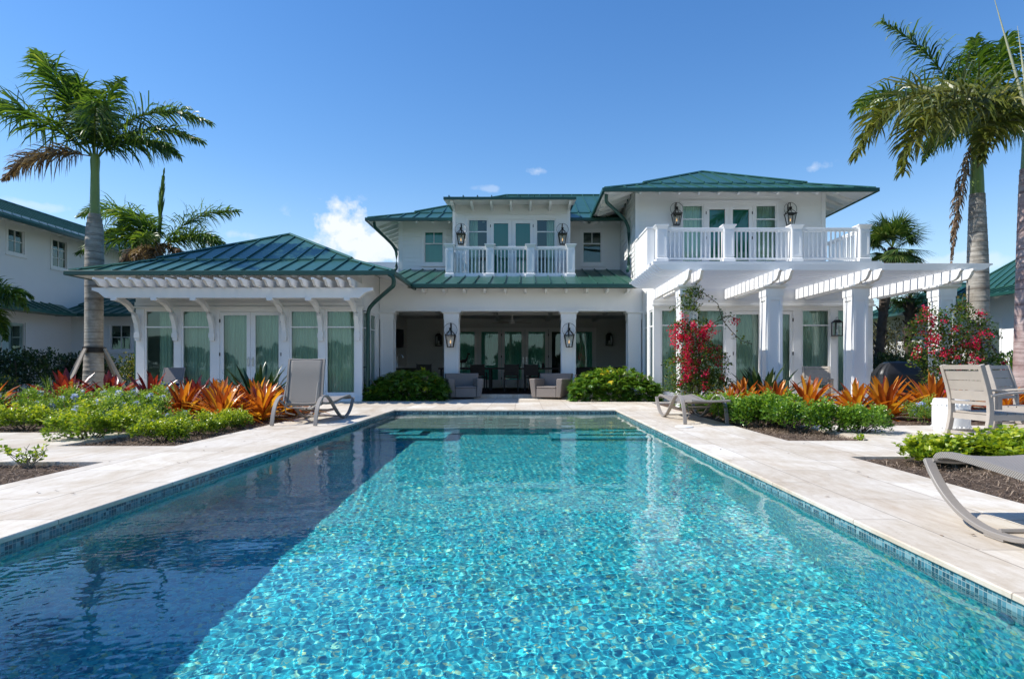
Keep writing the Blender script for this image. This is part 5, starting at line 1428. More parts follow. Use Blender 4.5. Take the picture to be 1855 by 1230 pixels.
# bougainvilleas
def bougainvillea(lab, c, lumps, nleaf, bracts, seed, vines=(), trunk=((0, 0, -.08), (0, 0, 1.4))):
    r = np.random.default_rng(seed); c = np.array(c)
    root = thing('bougainvillea', lab, 'bougainvillea', tuple(c))
    L_ = [(c[0]+a, c[1]+b, z, q) for a, b, z, q in lumps]
    P, d = blob_points(nleaf, r, L_, .45); P += r.normal(0, .035, P.shape)
    for pts in vines:
        pts = np.array(pts)+np.array([c[0], c[1], 0]); k = 70
        t = r.random(k)*(len(pts)-1); i = np.minimum(t.astype(int), len(pts)-2); f = (t-i)[:, None]; q = pts[i]*(1-f)+pts[i+1]*f+r.normal(0, .045, (k, 3)); P = np.concatenate([P, q]); d = np.concatenate([d, unit(r.normal(0, 1, (k, 3)))])
    D = unit(d*.6+r.normal(0, .6, P.shape)); Ls = .062*r.uniform(.6, 1.3, len(P)); V, Fc = leaf_arrays(P, D, Ls, Ls*.66, r=r)
    npmesh('foliage', V, Fc, M_boug, root, rnd=np.repeat(r.random(len(P)), 4))
    B, Dd = [], []
    for (bx, by, bz, spread, k) in bracts:
        for j in range(k):
            q = np.array([c[0]+bx, c[1]+by, bz])+r.normal(0, spread, 3)*np.array([1, .7, 1])
            if r.random() < .45: continue
            nn = 26; B.append(q+r.normal(0, .042, (nn, 3))); Dd.append(unit(r.normal(0, 1, (nn, 3))))
    B = np.concatenate(B); Dd = np.concatenate(Dd); V, Fc = leaf_arrays(B, Dd, .040, .036, .1, r=r)
    npmesh('bracts', V, Fc, M_magenta, root, rnd=np.repeat(r.random(len(B)), 4))
    m = MB()
    for i in range(5):
        a = L_[i % len(L_)]; p0 = Vector((c[0]+r.normal(0, .05), c[1]+r.normal(0, .05), -.08)); p2 = Vector(a[:3]); p1 = p0.lerp(p2, .5)+Vector((r.normal(0, .1), 0, .1)); m.tube([p0, p1, p2], .022, 6, scales=[1.3, 1, .4])
    for pts in vines: m.tube([(x+c[0], y+c[1], z) for x, y, z in pts], .009, 5)
    m.build('vine_stem', M_bark, root)
    return root
bougainvillea('magenta flowering bougainvillea climbing the first pergola column', (3.75, 14.0, 0),
    [(-.05, 0, .35, .48), (.30, .0, .45, .50), (.35, 0, .95, .42), (-.25, 0, .85, .42), (.15, 0, 1.1, .44), (-.08, 0, 1.4, .38), (-.22, 0, 1.7, .26), (.12, 0, 1.75, .24), (.38, 0, .5, .34), (-.3, .05, .5, .3), (-.05, .1, 2.15, .20), (.05, .1, 2.5, .20), (-.15, .1, 2.35, .15)], 5600,
    [(-.30, -.18, 1.48, .13, 28), (-.05, -.22, 1.62, .15, 30), (.2, -.2, 1.5, .12, 16), (-.15, -.25, 1.2, .16, 22), (-.2, -.25, .85, .13, 20), (.1, -.25, .95, .12, 10), (.3, -.2, 1.15, .1, 7), (-.3, -.2, .62, .12, 10), (.35, -.2, .6, .1, 6), (-.38, -.15, 1.75, .1, 12), (-.3, -.15, 2.0, .08, 6), (0, -.25, .5, .2, 7), (.9, 0, 1.95, .04, 5), (.05, -.2, 1.3, .2, 14)], 5,
    vines=[[(0, .1, 2.3), (.2, 0, 2.55), (.5, -.05, 2.3), (.6, -.05, 1.95), (.8, -.05, 1.7), (1.0, -.05, 1.5), (1.25, -.05, 1.42)], [(0, .1, 2.2), (-.3, 0, 2.3), (-.5, 0, 2.15)], [(.1, .1, 1.6), (.45, 0, 1.9), (.75, 0, 2.05), (1.0, 0, 1.95)], [(0, 0, 1.7), (-.4, 0, 1.9), (-.55, 0, 1.7)], [(.05, 0, 2.5), (-.1, -.1, 2.62), (-.3, -.1, 2.45)]])
bougainvillea('loose red flowering bougainvillea around the last pergola column behind the wooden chairs', (9.05, 13.6, 0),
    [(0, 0, .5, .55), (.3, 0, .9, .55), (-.3, 0, 1.0, .48), (0, 0, 1.4, .48), (.5, 0, 1.4, .42), (-.45, 0, 1.55, .40), (.1, 0, 1.8, .36), (.6, 0, 1.8, .30), (-.35, 0, 1.95, .28), (.75, 0, 1.0, .36), (.35, 0, 2.1, .22), (.95, 0, .6, .3)], 5200,
    [(-.5, -.2, 1.95, .10, 8), (-.55, -.25, 1.45, .14, 12), (-.2, -.3, 1.2, .16, 10), (.2, -.3, 1.35, .18, 12), (.5, -.3, 1.55, .15, 10), (.55, -.2, 1.95, .09, 5), (-.1, -.3, .62, .2, 9), (.3, -.3, .5, .08, 6), (-.25, -.3, .33, .07, 8), (1.1, -.2, .95, .05, 4), (.0, -.3, .9, .25, 8), (-.4, -.2, 1.7, .15, 8)], 6,
    vines=[[(.5, 0, 1.9), (.9, 0, 1.7), (1.15, 0, 1.55)], [(.3, 0, 2.1), (.35, 0, 2.45)], [(.8, 0, .8), (1.2, 0, .9), (1.4, 0, .7)], [(-.4, 0, 1.9), (-.75, 0, 1.85)], [(-.5, 0, 1.4), (-.85, 0, 1.35)]])

# ---------------------------------------------------------------- pines behind the camera, which the glass and the water reflect
def pine(lab, x, y, h, seed):
    r = np.random.default_rng(seed); root = thing('pine_tree', lab, 'tree', (x, y, -.12), 'pines on the open side of the pool')
    m = MB(); bend = r.normal(0, .35); pts = [Vector((x+bend*(i/8)**2, y, -.15+h*i/8)) for i in range(9)]
    m.tube(pts, .20, 8, scales=[1.2-.11*i for i in range(9)]); lumps = []
    for i in range(15):
        z = h*r.uniform(.45, .98); a = r.uniform(0, 2*PI); l_ = h*.24*(1.25-z/h)*r.uniform(.7, 1.3); p0 = Vector((x+bend*(z/h)**2, y, z)); p1 = p0+Vector((math.cos(a)*l_, math.sin(a)*l_, l_*.3))
        m.tube([p0, p0.lerp(p1, .5)+Vector((0, 0, -.05)), p1], .05, 5, scales=[1, .7, .3]); lumps.append((*p1, r.uniform(.35, .8))); 
    m.build('trunk', M_bark, root); n = 2600; P, d = blob_points(n, r, lumps, .3); D = unit(d+r.normal(0, .6, (n, 3))); V, Fc = leaf_arrays(P, D, .26, .04, r=r)
    npmesh('crown', V, Fc, M_pine, root, rnd=np.repeat(r.random(n), 4))
spots = [(-13, -14, 9), (-9.2, -20, 11), (-5, -17, 8), (-1.5, -22, 10), (2.2, -19, 9), (6.5, -21, 11), (10.5, -16, 8.5), (15, -22, 11), (-18, -22, 12), (20, -18, 9)]
nmz = ['first', 'second', 'third', 'fourth', 'fifth', 'sixth', 'seventh', 'eighth', 'ninth', 'tenth']
for i, (x, y, h) in enumerate(spots):
    pine('tall open crowned pine behind the viewer, %s of the pines mirrored in the glass' % nmz[i], x, y, h, 40+i)
def treeline(name, lab, x0, x1, y, h, n, seed, mat, L=.5):
    r = np.random.default_rng(seed); lumps = [(r.uniform(x0, x1), y+r.normal(0, 1.2), r.uniform(.3, 1)*h*.6, h*r.uniform(.2, .42)) for i in range(int((x1-x0)/1.6))]
    P, d = blob_points(n, r, lumps, .7); D = unit(d+r.normal(0, .6, (n, 3))); V, Fc = leaf_arrays(P, D, L, L*.5, r=r)
    tag(npmesh(name, V, Fc, mat, rnd=np.repeat(r.random(n), 4), origin=((x0+x1)/2, y, 0)), lab, 'woodland', kind='stuff')
treeline('woods', 'dense low green woodland on the open side of the pool', -60, 60, -32, 4.2, 26000, 3, M_pine)
treeline('woods', 'far green woodland seen past the right-hand neighbour house', 14, 70, 48, 4.0, 9000, 4, M_plumb, .4)
treeline('woods', 'far green woodland seen past the left-hand neighbour house', -70, -9, 55, 4.0, 7000, 5, M_plumb, .4)

# leaf litter and fallen bracts
def litter(name, lab, areas, mat, L, seed):
    r = np.random.default_rng(seed); P = np.concatenate([np.stack([r.uniform(a, b, k), r.uniform(c, d, k), np.full(k, .007)], -1) for a, b, c, d, k in areas]); n = len(P)
    a = r.uniform(0, 2*PI, n); D = np.stack([np.cos(a), np.sin(a), r.uniform(-.02, .12, n)], -1)
    V, Fc = leaf_arrays(P, unit(D), L*r.uniform(.6, 1.3, n), L*.45, .12, up=np.tile([[0, 0, 1.0]], (n, 1)), r=r)
    tag(npmesh(name, V, Fc, mat, rnd=np.repeat(r.random(n), 4)), lab, 'leaf litter', kind='stuff')
litter('fallen_leaves', 'dry brown leaves scattered over the pool paving and beds', [(2.0, 3.3, 3, 13, 26), (-4.0, -2.8, 4, 13, 24), (-5.3, -4.1, 7.4, 12, 60), (3.3, 4.3, 7.9, 12, 60), (3.4, 6, 3, 6.3, 50), (-8, -4.1, 4, 6, 40)], M_straw, .04, 31)
litter('fallen_bracts', 'magenta bracts fallen on the paving by the bougainvillea', [(2.7, 4.4, 12.6, 14.6, 70), (8.2, 9.8, 12.4, 13.8, 40)], M_magenta, .035, 32)
# ---------------------------------------------------------------- lanterns
def make_gas_lantern():
    """origin on the wall at the bottom of the back strip; outside looks to -y"""
    root = thing('gas_lantern', 'x', 'wall lantern')
    m = MB(); m.box(-.018, .018, -.012, 0, .22, .62)
    m.tube([(0, -.012, .60), (0, -.10, .64), (0, -.19, .62), (0, -.20, .56), (0, -.20, .36)], .012, 6)
    m.build('bracket', M_black, root)
    m = MB(); rr = .20; m.tube([(rr*math.cos(a), -.20, .42+rr*math.sin(a)) for a in [2*PI*i/32 for i in range(33)]], .006, 6); m.build('hoop', M_black, root)
    m = MB(); m.box(-.035, .035, -.235, -.165, .40, .47); m.taper(0, -.20, .47, .49, .045, .045, .02, .02); m.build('chimney_cap', M_black, root)
    m = MB(); zt, zb, a, b = .25, -.08, .135, .082
    m.taper(0, -.20, zt, zt+.02, a+.02, a+.02, a+.02, a+.02)
    for s in (-1, 1):
        for t in (-1, 1):
            m.sweep([(s*b, -.20+t*b, zb), (s*a, -.20+t*a, zt)], [(-.008, -.008), (.008, -.008), (.008, .008), (-.008, .008)])
            m.sweep([(s*a, -.20+t*a, zt+.02), (s*.075, -.20+t*.075, zt+.10), (s*.03, -.20+t*.03, zt+.155)], [(-.007, -.007), (.007, -.007), (.007, .007), (-.007, .007)])
    m.box(-b-.012, b+.012, -.20-b-.012, -.20+b+.012, zb-.018, zb)
    m.build('cage', M_black, root)
    m = MB(); k = .004
    for s in (-1, 1):
        m.quad((s*(b-k), -.20-b, zb), (s*(b-k), -.20+b, zb), (s*(a-k), -.20+a, zt), (s*(a-k), -.20-a, zt)); m.quad((-b, -.20+s*(b-k), zb), (b, -.20+s*(b-k), zb), (a, -.20+s*(a-k), zt), (-a, -.20+s*(a-k), zt))
    m.build('pane', M_lglass, root)
    m = MB(); m.lathe((0, -.20, zb), [(.03, 0), (.03, .02), (.011, .03), (.011, .09), (.002, .095)], 8); m.build('burner', M_black, root)
    MB().lathe((0, -.20, zb+.095), [(.004, 0), (.022, .03), (.020, .06), (.002, .12)], 8).build('flame', M_flame, root, smooth=True)
    return root
lan = make_gas_lantern(); kids = all_kids(); GL = 'gas lanterns with round hoops on the villa'
for i, (x, y, z, lab) in enumerate([
    (-2.17, 21.895, 5.20, 'black hooped gas lantern on the dormer wall, beside the window nearer the low wing'), (1.30, 21.895, 5.20, 'black hooped gas lantern on the dormer wall, beside the window nearer the big balcony'),
    (4.82, 20.295, 5.50, 'black hooped gas lantern on the big balcony wall, nearer the downspout'), (8.42, 20.295, 5.50, 'black hooped gas lantern on the big balcony wall, nearer the open corner'),
    (-2.20, 19.085, 1.60, 'black hooped gas lantern on the porch column behind the left wicker armchair'), (1.33, 19.085, 1.60, 'black hooped gas lantern on the porch column behind the right wicker armchair')]):
    o = lan if i == 0 else copy_fast(lan, kids); place(o, (x, y, z), 0, lab, GL)
def make_box_lantern():
    root = thing('box_lantern', 'x', 'wall lantern'); m = MB(); a = .10
    m.box(-.06, .06, -.015, 0, .05, .35); m.box(-.012, .012, -.12, -.01, .33, .355)
    for s in (-1, 1):
        for t in (-1, 1): m.box(s*a-.008, s*a+.008, -.13+t*a-.008, -.13+t*a+.008, 0, .34)
    m.box(-a-.012, a+.012, -.13-a-.012, -.13+a+.012, -.02, 0); m.box(-a-.012, a+.012, -.13-a-.012, -.13+a+.012, .34, .355); m.taper(0, -.13, .355, .42, a, a, .05, .05)
    m.tube([(-.03, -.13, .42), (-.03, -.13, .47), (0, -.13, .495), (.03, -.13, .47), (.03, -.13, .42)], .005, 5)
    m.build('cage', M_black, root)
    m = MB()
    for s in (-1, 1): m.quad((s*.098, -.23, 0), (s*.098, -.03, 0), (s*.098, -.03, .34), (s*.098, -.23, .34)); m.quad((-.098, -.13+s*.098, 0), (.098, -.13+s*.098, 0), (.098, -.13+s*.098, .34), (-.098, -.13+s*.098, .34))
    m.build('pane', M_lglass, root)
    MB().lathe((0, -.13, 0), [(.018, 0), (.018, .15), (.004, .17)], 8).build('candle', M_white, root)
    return root
lan = make_box_lantern(); kids = all_kids()
for i, (x, y, z, lab) in enumerate([(8.485+.02, 17.395, 1.78, 'black box lantern between the two end windows of the pergola wing'), (-3.42, 25.495, 1.78, 'dark box lantern on the porch back wall near the television'), (3.38, 25.495, 1.80, 'dark box lantern on the porch back wall, far side from the television')]):
    o = lan if i == 0 else copy_fast(lan, kids); place(o, (x, y, z), 0, lab, 'square box lanterns'); 
    if i: o.scale = (1.15, 1.15, 1.15)

# ---------------------------------------------------------------- loungers
def weave(name, ca, cb, s=1.0):
    t = NT(name); p = t.obj(); sp = t.n('ShaderNodeSeparateXYZ', {0: p})
    a = t.math('SINE', t.math('MULTIPLY', sp.outputs[0], 2*PI/(.018*s))); b = t.math('SINE', t.math('MULTIPLY', t.math('ADD', sp.outputs[1], sp.outputs[2]), 2*PI/(.016*s)))
    h = t.math('MULTIPLY', a, b); h2 = t.math('MULTIPLY_ADD', h, .5); h = t.math('ADD', t.math('MULTIPLY', h, .5), .5)
    c = t.mix(h, ca, cb); c = t.mix(t.math('MULTIPLY', t.noise(5, 4), .35), c, tuple(x*.8 for x in cb))
    return t.end(t.pbr(c, .62, .35, normal=t.bump(h, .6, .006)))
M_weave = weave('woven_sling', (.17, .15, .135), (.36, .33, .30))
M_resin = simple('taupe_resin', (.27, .245, .22), .5, .4, var=.10, vscale=8, bump=.15, bscale=60)
RIB = [(0, 0), (.012, .06), (.045, .16), (.10, .27), (.18, .36), (.29, .42), (.42, .445), (.56, .437), (.70, .39), (.86, .305), (1.05, .19), (1.25, .085), (1.42, .028), (1.58, .018), (1.72, .028), (1.88, .075), (2.02, .16), (2.12, .26), (2.17, .335)]
def smooth_poly(P, n=3):
    for _ in range(n):
        Q = [P[0]]
        for a, b in zip(P[:-1], P[1:]): Q += [tuple(x*.75+y*.25 for x, y in zip(a, b)), tuple(x*.25+y*.75 for x, y in zip(a, b))]
        P = Q+[P[-1]]
    return P
def make_lounger(raised):
    root = thing('sun_lounger', 'x', 'sun lounger')
    for s in (-1, 1):
        x = s*.335
        pts = [(x, y, z) for y, z in smooth_poly(RIB, 2)]
        MB().sweep(pts, [(-.030, -.013), (.030, -.013), (.030, .013), (-.030, .013)], up=(1, 0, 0) and (0, 0.001, 1)).build('side_frame', M_resin, root, bevel=.004)
        MB().box(x-.028, x+.028, 1.52, 1.66, -.001, .022).build('foot', M_resin, root)
    seat = [(2.165, .335), (2.13, .365), (2.02, .378), (1.85, .37), (1.5, .345), (1.15, .31), (.8, .30), (.45, .325)]
    back = [(.47, .33), (.1, .36), (-.28, .385)] if not raised else [(.46, .30), (.50, .48), (.545, .72), (.565, .88), (.62, 1.03)]
    def sling(pr, name):
        pr = smooth_poly(pr, 1); m = MB(); hw = .285; vs = []; nx = 8
        for y, z in pr:
            for i in range(nx+1): u = i/nx*2-1; vs.append((u*hw, y, z-.018*(1-u*u)*(0 if name == 'backrest' else 1)))
        m.add(vs, [(k*(nx+1)+i, k*(nx+1)+i+1, (k+1)*(nx+1)+i+1, (k+1)*(nx+1)+i) for k in range(len(pr)-1) for i in range(nx)])
        o = m.build(name, M_weave, root, smooth=True); sm = o.modifiers.new('thickness', 'SOLIDIFY'); sm.thickness = .02; sm.offset = 0
        e = MB()
        for s in (-1, 1): e.sweep([(s*hw, y, z) for y, z in pr], [(-.016, -.018), (.016, -.018), (.016, .018), (-.016, .018)])
        for y, z in (pr[0], pr[-1]): e.tube([(-hw, y, z), (0, y, z-.012), (hw, y, z)], .017, 8)
        e.build('edge_rail', M_weave, o, smooth=True)
        return o
    sling(seat, 'seat'); bk = sling(back, 'backrest')
    for y, z, dz in ((.30, .36, -.10), (1.05, .20, -.02), (1.60, .035, 0), (2.15, .33, -.01)):
        MB().tube([(-.32, y, z), (-.2, y, z+dz), (.2, y, z+dz), (.32, y, z)], .014, 6).build('cross_bar', M_resin, root, smooth=True)
    for s in (-1, 1):
        if raised: MB().tube([(s*.25, .40, .66), (s*.26, .27, .36), (s*.25, .36, .18), (s*.2, .6, .13)], .013, 6).build('back_prop', M_resin, root, smooth=True)
        else: MB().tube([(s*.25, .25, .34), (s*.24, .12, .12), (s*.24, .30, .06)], .010, 6).build('back_prop', M_resin, root, smooth=True)
    return root
GLo = 'woven sun loungers on the pool deck'
place(make_lounger(True), (-3.565, 9.80, .004), 0, 'taupe woven sun lounger with its back raised upright, by the orange bromeliads', GLo)
fl = make_lounger(False); place(fl, (2.89, 10.09, .004), 0, 'taupe woven sun lounger lying flat on the far right deck beside green shrubs', GLo)
place(copy_fast(fl, all_kids()), (2.825, 1.745, .004), 0, 'large near sun lounger, its curled foot frame cut by the right edge', GLo)

# ---------------------------------------------------------------- slatted club chairs, stool
M_teak = simple('weathered_grey_teak', (.40, .355, .305), .62, .3, var=.14, vscale=6, bump=.2, bscale=70)
def make_club_chair(slats=3):
    """faces +y, back at -y"""
    root = thing('club_chair', 'x', 'chair'); w_ = .31
    def post(x, name='leg'):
        return MB().sweep(smooth_poly([(x, -.36, 0), (x, -.30, .22), (x, -.28, .42), (x, -.31, .62), (x, -.40, .93)], 1), [(-.026, -.030), (.026, -.030), (.026, .030), (-.026, .030)], up=(0, 1, 0.001)).build(name, M_teak, root, bevel=.004)
    post(-w_); post(w_)
    for x in (-w_, w_): MB().box(x-.026, x+.026, .30, .36, 0, .60).build('leg', M_teak, root, bevel=.004)
    zb = [.52, .93]
    m = MB()
    def arcrow(z0_, z1_, th=.016):
        n = 8; vs = []
        for i in range(n+1):
            u = i/n*2-1; x = u*(w_-.02); bow = -.035*(1-u*u)
            for z in (z0_, z1_):
                y = float(np.interp(z, [.42, .62, .93], [-.28, -.31, -.40])); vs += [(x, y+bow-th/2, z), (x, y+bow+th/2, z)]
        fs = []
        for i in range(n):
            a = i*4; b = a+4; fs += [(a, b, b+2, a+2), (a+1, a+3, b+3, b+1), (a+2, b+2, b+3, a+3), (a, a+1, b+1, b)]
        fs += [(0, 2, 3, 1), (n*4, n*4+1, n*4+3, n*4+2)]
        m.add(vs, fs)
    arcrow(.875, .93, .045); arcrow(.455, .495, .035)
    z = .505
    hs_ = (.865-.505)/slats
    for i in range(slats): arcrow(z+.0025, z+hs_-.0025); z += hs_
    m.build('backrest', M_teak, root, bevel=.0)
    for x in (-w_, w_):
        MB().sweep(smooth_poly([(x, -.30, .565), (x, -.05, .60), (x, .22, .615), (x, .40, .60)], 1), [(-.034, -.013), (.034, -.013), (.034, .013), (-.034, .013)]).build('armrest', M_teak, root, bevel=.004)
        MB().box(x-.018, x+.018, -.28, .32, .28, .35).build('seat_rail', M_teak, root); MB().box(x-.015, x+.015, -.30, .32, .09, .125).build('stretcher', M_teak, root)
    m = MB(); 
    for i in range(6): y = -.25+i*.098; m.box(-w_+.02, w_-.02, y, y+.086, .345, .368)
    m.box(-w_+.03, w_-.03, -.29, -.262, .27, .34); m.box(-w_+.03, w_-.03, .31, .34, .27, .345); m.box(-w_+.03, w_-.03, -.32, -.29, .09, .12)
    m.build('seat', M_teak, root)
    return root
ch = make_club_chair(); kids = all_kids(); GC = 'grey slatted wooden armchairs'
place(ch, (5.66, 7.67, .004), R(-87), 'weathered grey slatted armchair seen from behind, left of the pair by the white stool', GC)
place(copy_fast(ch, kids), (7.02, 8.80, .004), R(-148), 'weathered grey slatted armchair behind the white stool, cut by the right edge', GC)
place(copy_fast(ch, kids), (7.50, 16.25, .004), R(160), 'grey slatted armchair under the pergola in front of the curtained window', GC)
m = MB(); c = (5.86, 8.72, 0)
m.lathe(c, [(.19, .004), (.195, .02), (.215, .04), (.225, .10), (.228, .25), (.225, .40), (.215, .46), (.20, .48), (.05, .485)], 40)
gs = thing('garden_stool', 'white glazed ceramic drum stool with raised studs between the slatted armchairs', 'stool', (5.86, 8.72, 0))
M_glaze = simple('white_glaze', (.80, .80, .78), .15, .6, var=.02)
m.build('drum', M_glaze, gs, smooth=True)
m = MB()
for z in (.095, .40, .175):
    for i in range(26 if z != .175 else 0):
        a = 2*PI*i/26; p = (c[0]+.226*math.cos(a), c[1]+.226*math.sin(a), z); m.lathe((p[0], p[1], z-.012), [(.003, 0), (.011, .004), (.013, .012), (.011, .020), (.003, .024)], 8)
m.build('studs', M_glaze, gs, smooth=True)

# ---------------------------------------------------------------- porch furniture
M_wicker = weave('pale_wicker', (.16, .135, .12), (.30, .26, .235), 1.6)
def make_wicker_chair():
    """faces -y"""
    root = thing('wicker_armchair', 'x', 'armchair'); m = MB(); W2, Dp = .46, .42
    def flare(x0, x1, y0, y1, z0, z1, ox0, ox1, oy0, oy1):
        m.add([(x0, y0, z0), (x1, y0, z0), (x1, y1, z0), (x0, y1, z0), (x0+ox0, y0+oy0, z1), (x1+ox1, y0+oy0, z1), (x1+ox1, y1+oy1, z1), (x0+ox0, y1+oy1, z1)], [(0, 3, 2, 1), (4, 5, 6, 7), (0, 1, 5, 4), (1, 2, 6, 5), (2, 3, 7, 6), (3, 0, 4, 7)])
    flare(-W2+.02, -W2+.15, -Dp, Dp-.14, .05, .58, -.07, -.02, -.03, 0); flare(W2-.15, W2-.02, -Dp, Dp-.14, .05, .58, .02, .07, -.03, 0)
    m.build('armrest', M_wicker, root, bevel=.018)
    m = MB(); flare(-W2+.02, W2-.02, Dp-.138, Dp, .05, .73, -.06, .06, .04, .10); m.build('backrest', M_wicker, root, bevel=.02)
    m = MB(); m.box(-W2+.152, W2-.152, -Dp+.01, Dp-.142, .05, .31); m.build('seat', M_wicker, root, bevel=.015)
    m = MB(); m.box(-W2+.165, W2-.165, -Dp+.0, Dp-.15, .313, .36); m.build('cushion', M_wicker, root, bevel=.015)
    MB().lathe((0, 0, 0), [(.30, 0), (.30, .02), (.08, .03), (.08, .05)], 24).build('swivel_base', M_black, root)
    return root
wc = make_wicker_chair(); kids = all_kids(); GW = 'wicker swivel armchairs at the porch edge'
place(wc, (-1.76, 18.42, .004), R(14), 'pale wicker tub armchair beside the dark leafy mound, left porch column', GW)
place(copy_fast(wc, kids), (.78, 18.42, .004), R(-24), 'pale wicker tub armchair beside the sunlit leafy mound, right porch column', GW)
M_rattan = simple('dark_rattan', (.030, .024, .020), .55, .4, var=.3, vscale=20, bump=.4, bscale=120)
tb = thing('dining_table', 'long dark bar height table across the porch', 'table', (-.5, 22.6, .1))
MB().box(-3.0, 2.0, 22.1, 23.1, .84, .90).build('table_top', M_rattan, tb, bevel=.006)
for x in (-2.9, -1.2, .2, 1.9):
    for y in (22.2, 23.0): MB().box(x-.04, x+.04, y-.04, y+.04, .1, .84).build('leg', M_rattan, tb)
def make_bar_chair():
    root = thing('dining_chair', 'x', 'chair'); w_ = .23
    for x in (-w_, w_):
        MB().sweep([(x, -.22, 0), (x, -.23, .5), (x, -.28, .92)], [(-.016, -.016), (.016, -.016), (.016, .016), (-.016, .016)], up=(0, 1, 0)).build('leg', M_rattan, root); MB().box(x-.016, x+.016, .18, .212, 0, .62).build('leg', M_rattan, root)
        MB().box(x-.02, x+.02, -.23, .21, .62, .64).build('armrest', M_rattan, root)
    MB().box(-w_, w_, -.22, .21, .44, .49).build('seat', M_rattan, root, bevel=.01)
    m = MB(); m.add([(-w_, -.235, .52), (w_, -.235, .52), (w_, -.28, .90), (-w_, -.28, .90), (-w_, -.215, .52), (w_, -.215, .52), (w_, -.26, .90), (-w_, -.26, .90)], [(0, 3, 2, 1), (4, 5, 6, 7), (0, 1, 5, 4), (1, 2, 6, 5), (2, 3, 7, 6), (3, 0, 4, 7)]); m.build('backrest', M_rattan, root)
    return root
bc = make_bar_chair(); kids = all_kids()
nm = ['first', 'second', 'third', 'fourth', 'fifth']
for i, x in enumerate((-3.35, -1.55, -.45, .25, 1.35)):
    place(bc if i == 0 else copy_fast(bc, kids), (x, 21.6 if i else 21.2, .104), R((8, -6, 4, -5, 9)[i]), 'dark woven dining chair on the porch, %s from the television wall' % nm[i], 'dark dining chairs on the porch')
sf = thing('outdoor_sofa', 'dark woven sofa on the porch behind the sunlit leafy mound', 'sofa', (2.9, 22.0, .1))
MB().box(1.9, 3.95, 21.3, 22.2, .14, .50).build('seat', M_rattan, sf, bevel=.03); MB().box(1.9, 3.95, 22.202, 22.4, .14, .92).build('backrest', M_rattan, sf, bevel=.03)
for x in (1.78, 3.957): MB().box(x, x+.12, 21.3, 22.4, .10, .70).build('armrest', M_rattan, sf, bevel=.02)
bar = thing('bar_counter', 'dark bar cabinet with pale stone counter along the television wall', 'counter', (-4.3, 21.5, .1))
MB().box(-4.70, -3.98, 19.9, 23.8, .1, .89).build('cabinet', M_rattan, bar); MB().box(-4.71, -3.94, 19.86, 23.84, .892, .935).build('counter_top', simple('pale_stone_top', (.55, .53, .49), .3), bar, bevel=.004)
fc = MB(); fc.tube(smooth_poly([(-4.12, 20.5, .936), (-4.12, 20.5, 1.20), (-4.10, 20.5, 1.30), (-4.0, 20.5, 1.33), (-3.93, 20.5, 1.28), (-3.92, 20.5, 1.22)], 2), .014, 8); fc.lathe((-4.12, 20.5, .936), [(.03, 0), (.03, .04), (.022, .12), (.018, .13)], 12)
tag(fc.build('faucet', M_steel, smooth=True, origin=(-4.12, 20.5, .936)), 'steel gooseneck tap standing on the bar counter', 'tap')
tv = thing('television', 'black flat television on a swivel arm high on the porch side wall', 'television', (-4.5, 21.3, 1.9))
MM = T_((-4.42, 21.3, 0)) @ Matrix.Rotation(R(62), 4, 'Z')
MB(MM).box(-.55, .55, -.03, .03, 1.57, 2.20).build('screen', simple('tv_black', (.015, .015, .017), .25, .5), tv, bevel=.006); MB().box(-4.72, -4.45, 21.27, 21.33, 1.85, 1.92).build('swivel_arm', M_black, tv)
fan = thing('ceiling_fan', 'white ceiling fan with dark blades under the porch ceiling', 'ceiling fan', (-.43, 22.1, 2.73))
MB().lathe((-.43, 22.1, 2.42), [(.02, 0), (.09, .02), (.10, .07), (.06, .12), (.018, .13), (.018, .30), (.06, .31), (.06, .33)], 20).build('motor', M_white, fan, smooth=True)
for i in range(5):
    a = R(20+72*i); MB(T_((-.43, 22.1, 2.47)) @ Matrix.Rotation(a, 4, 'Z') @ Matrix.Rotation(R(10), 4, 'X')).box(.10, .72, -.06, .06, -.004, .004).build('blade', simple('fan_blade_%d' % i, (.30, .27, .23), .5), fan)
gf = MB()   # small carved giraffe standing on the table
gx, gy, gz = -2.12, 22.35, .902
for sx in (-.10, .06):
    for sy in (-.03, .03): gf.tube([(gx+sx, gy+sy, gz), (gx+sx+.01, gy+sy*.8, gz+.17)], .013, 6)
gf.tube([(gx-.15, gy, gz+.20), (gx-.08, gy, gz+.215), (gx+.02, gy, gz+.235), (gx+.09, gy, gz+.25)], .058, 10, scales=[.5, 1, 1.05, .75]); gf.tube([(gx+.07, gy, gz+.25), (gx+.11, gy, gz+.36), (gx+.135, gy, gz+.47)], .030, 8, scales=[1.3, .8, .6]); gf.tube([(gx+.115, gy, gz+.475), (gx+.17, gy, gz+.485), (gx+.215, gy, gz+.455)], .024, 8, scales=[.8, 1, .5])
for s in (-.012, .012): gf.tube([(gx+.13, gy+s, gz+.49), (gx+.125, gy+s*1.4, gz+.525)], .006, 5)
gf.tube([(gx-.15, gy, gz+.20), (gx-.175, gy, gz+.12)], .006, 5); gf.box(gx-.17, gx+.13, gy-.06, gy+.06, gz-.0, gz+.012)
tag(gf.build('giraffe_figurine', simple('carved_dark_wood', (.02, .013, .009), .5), origin=(gx, gy, gz)), 'small dark carved giraffe figure standing on the porch table', 'figurine')
tag(MB().lathe((.66, 22.4, .902), [(.05, 0), (.06, .03), (.045, .09), (.03, .12), (.04, .15), (.02, .16)], 14).build('vase', M_black, smooth=True, origin=(.66, 22.4, .902)), 'small black pot standing on the porch table', 'vase')
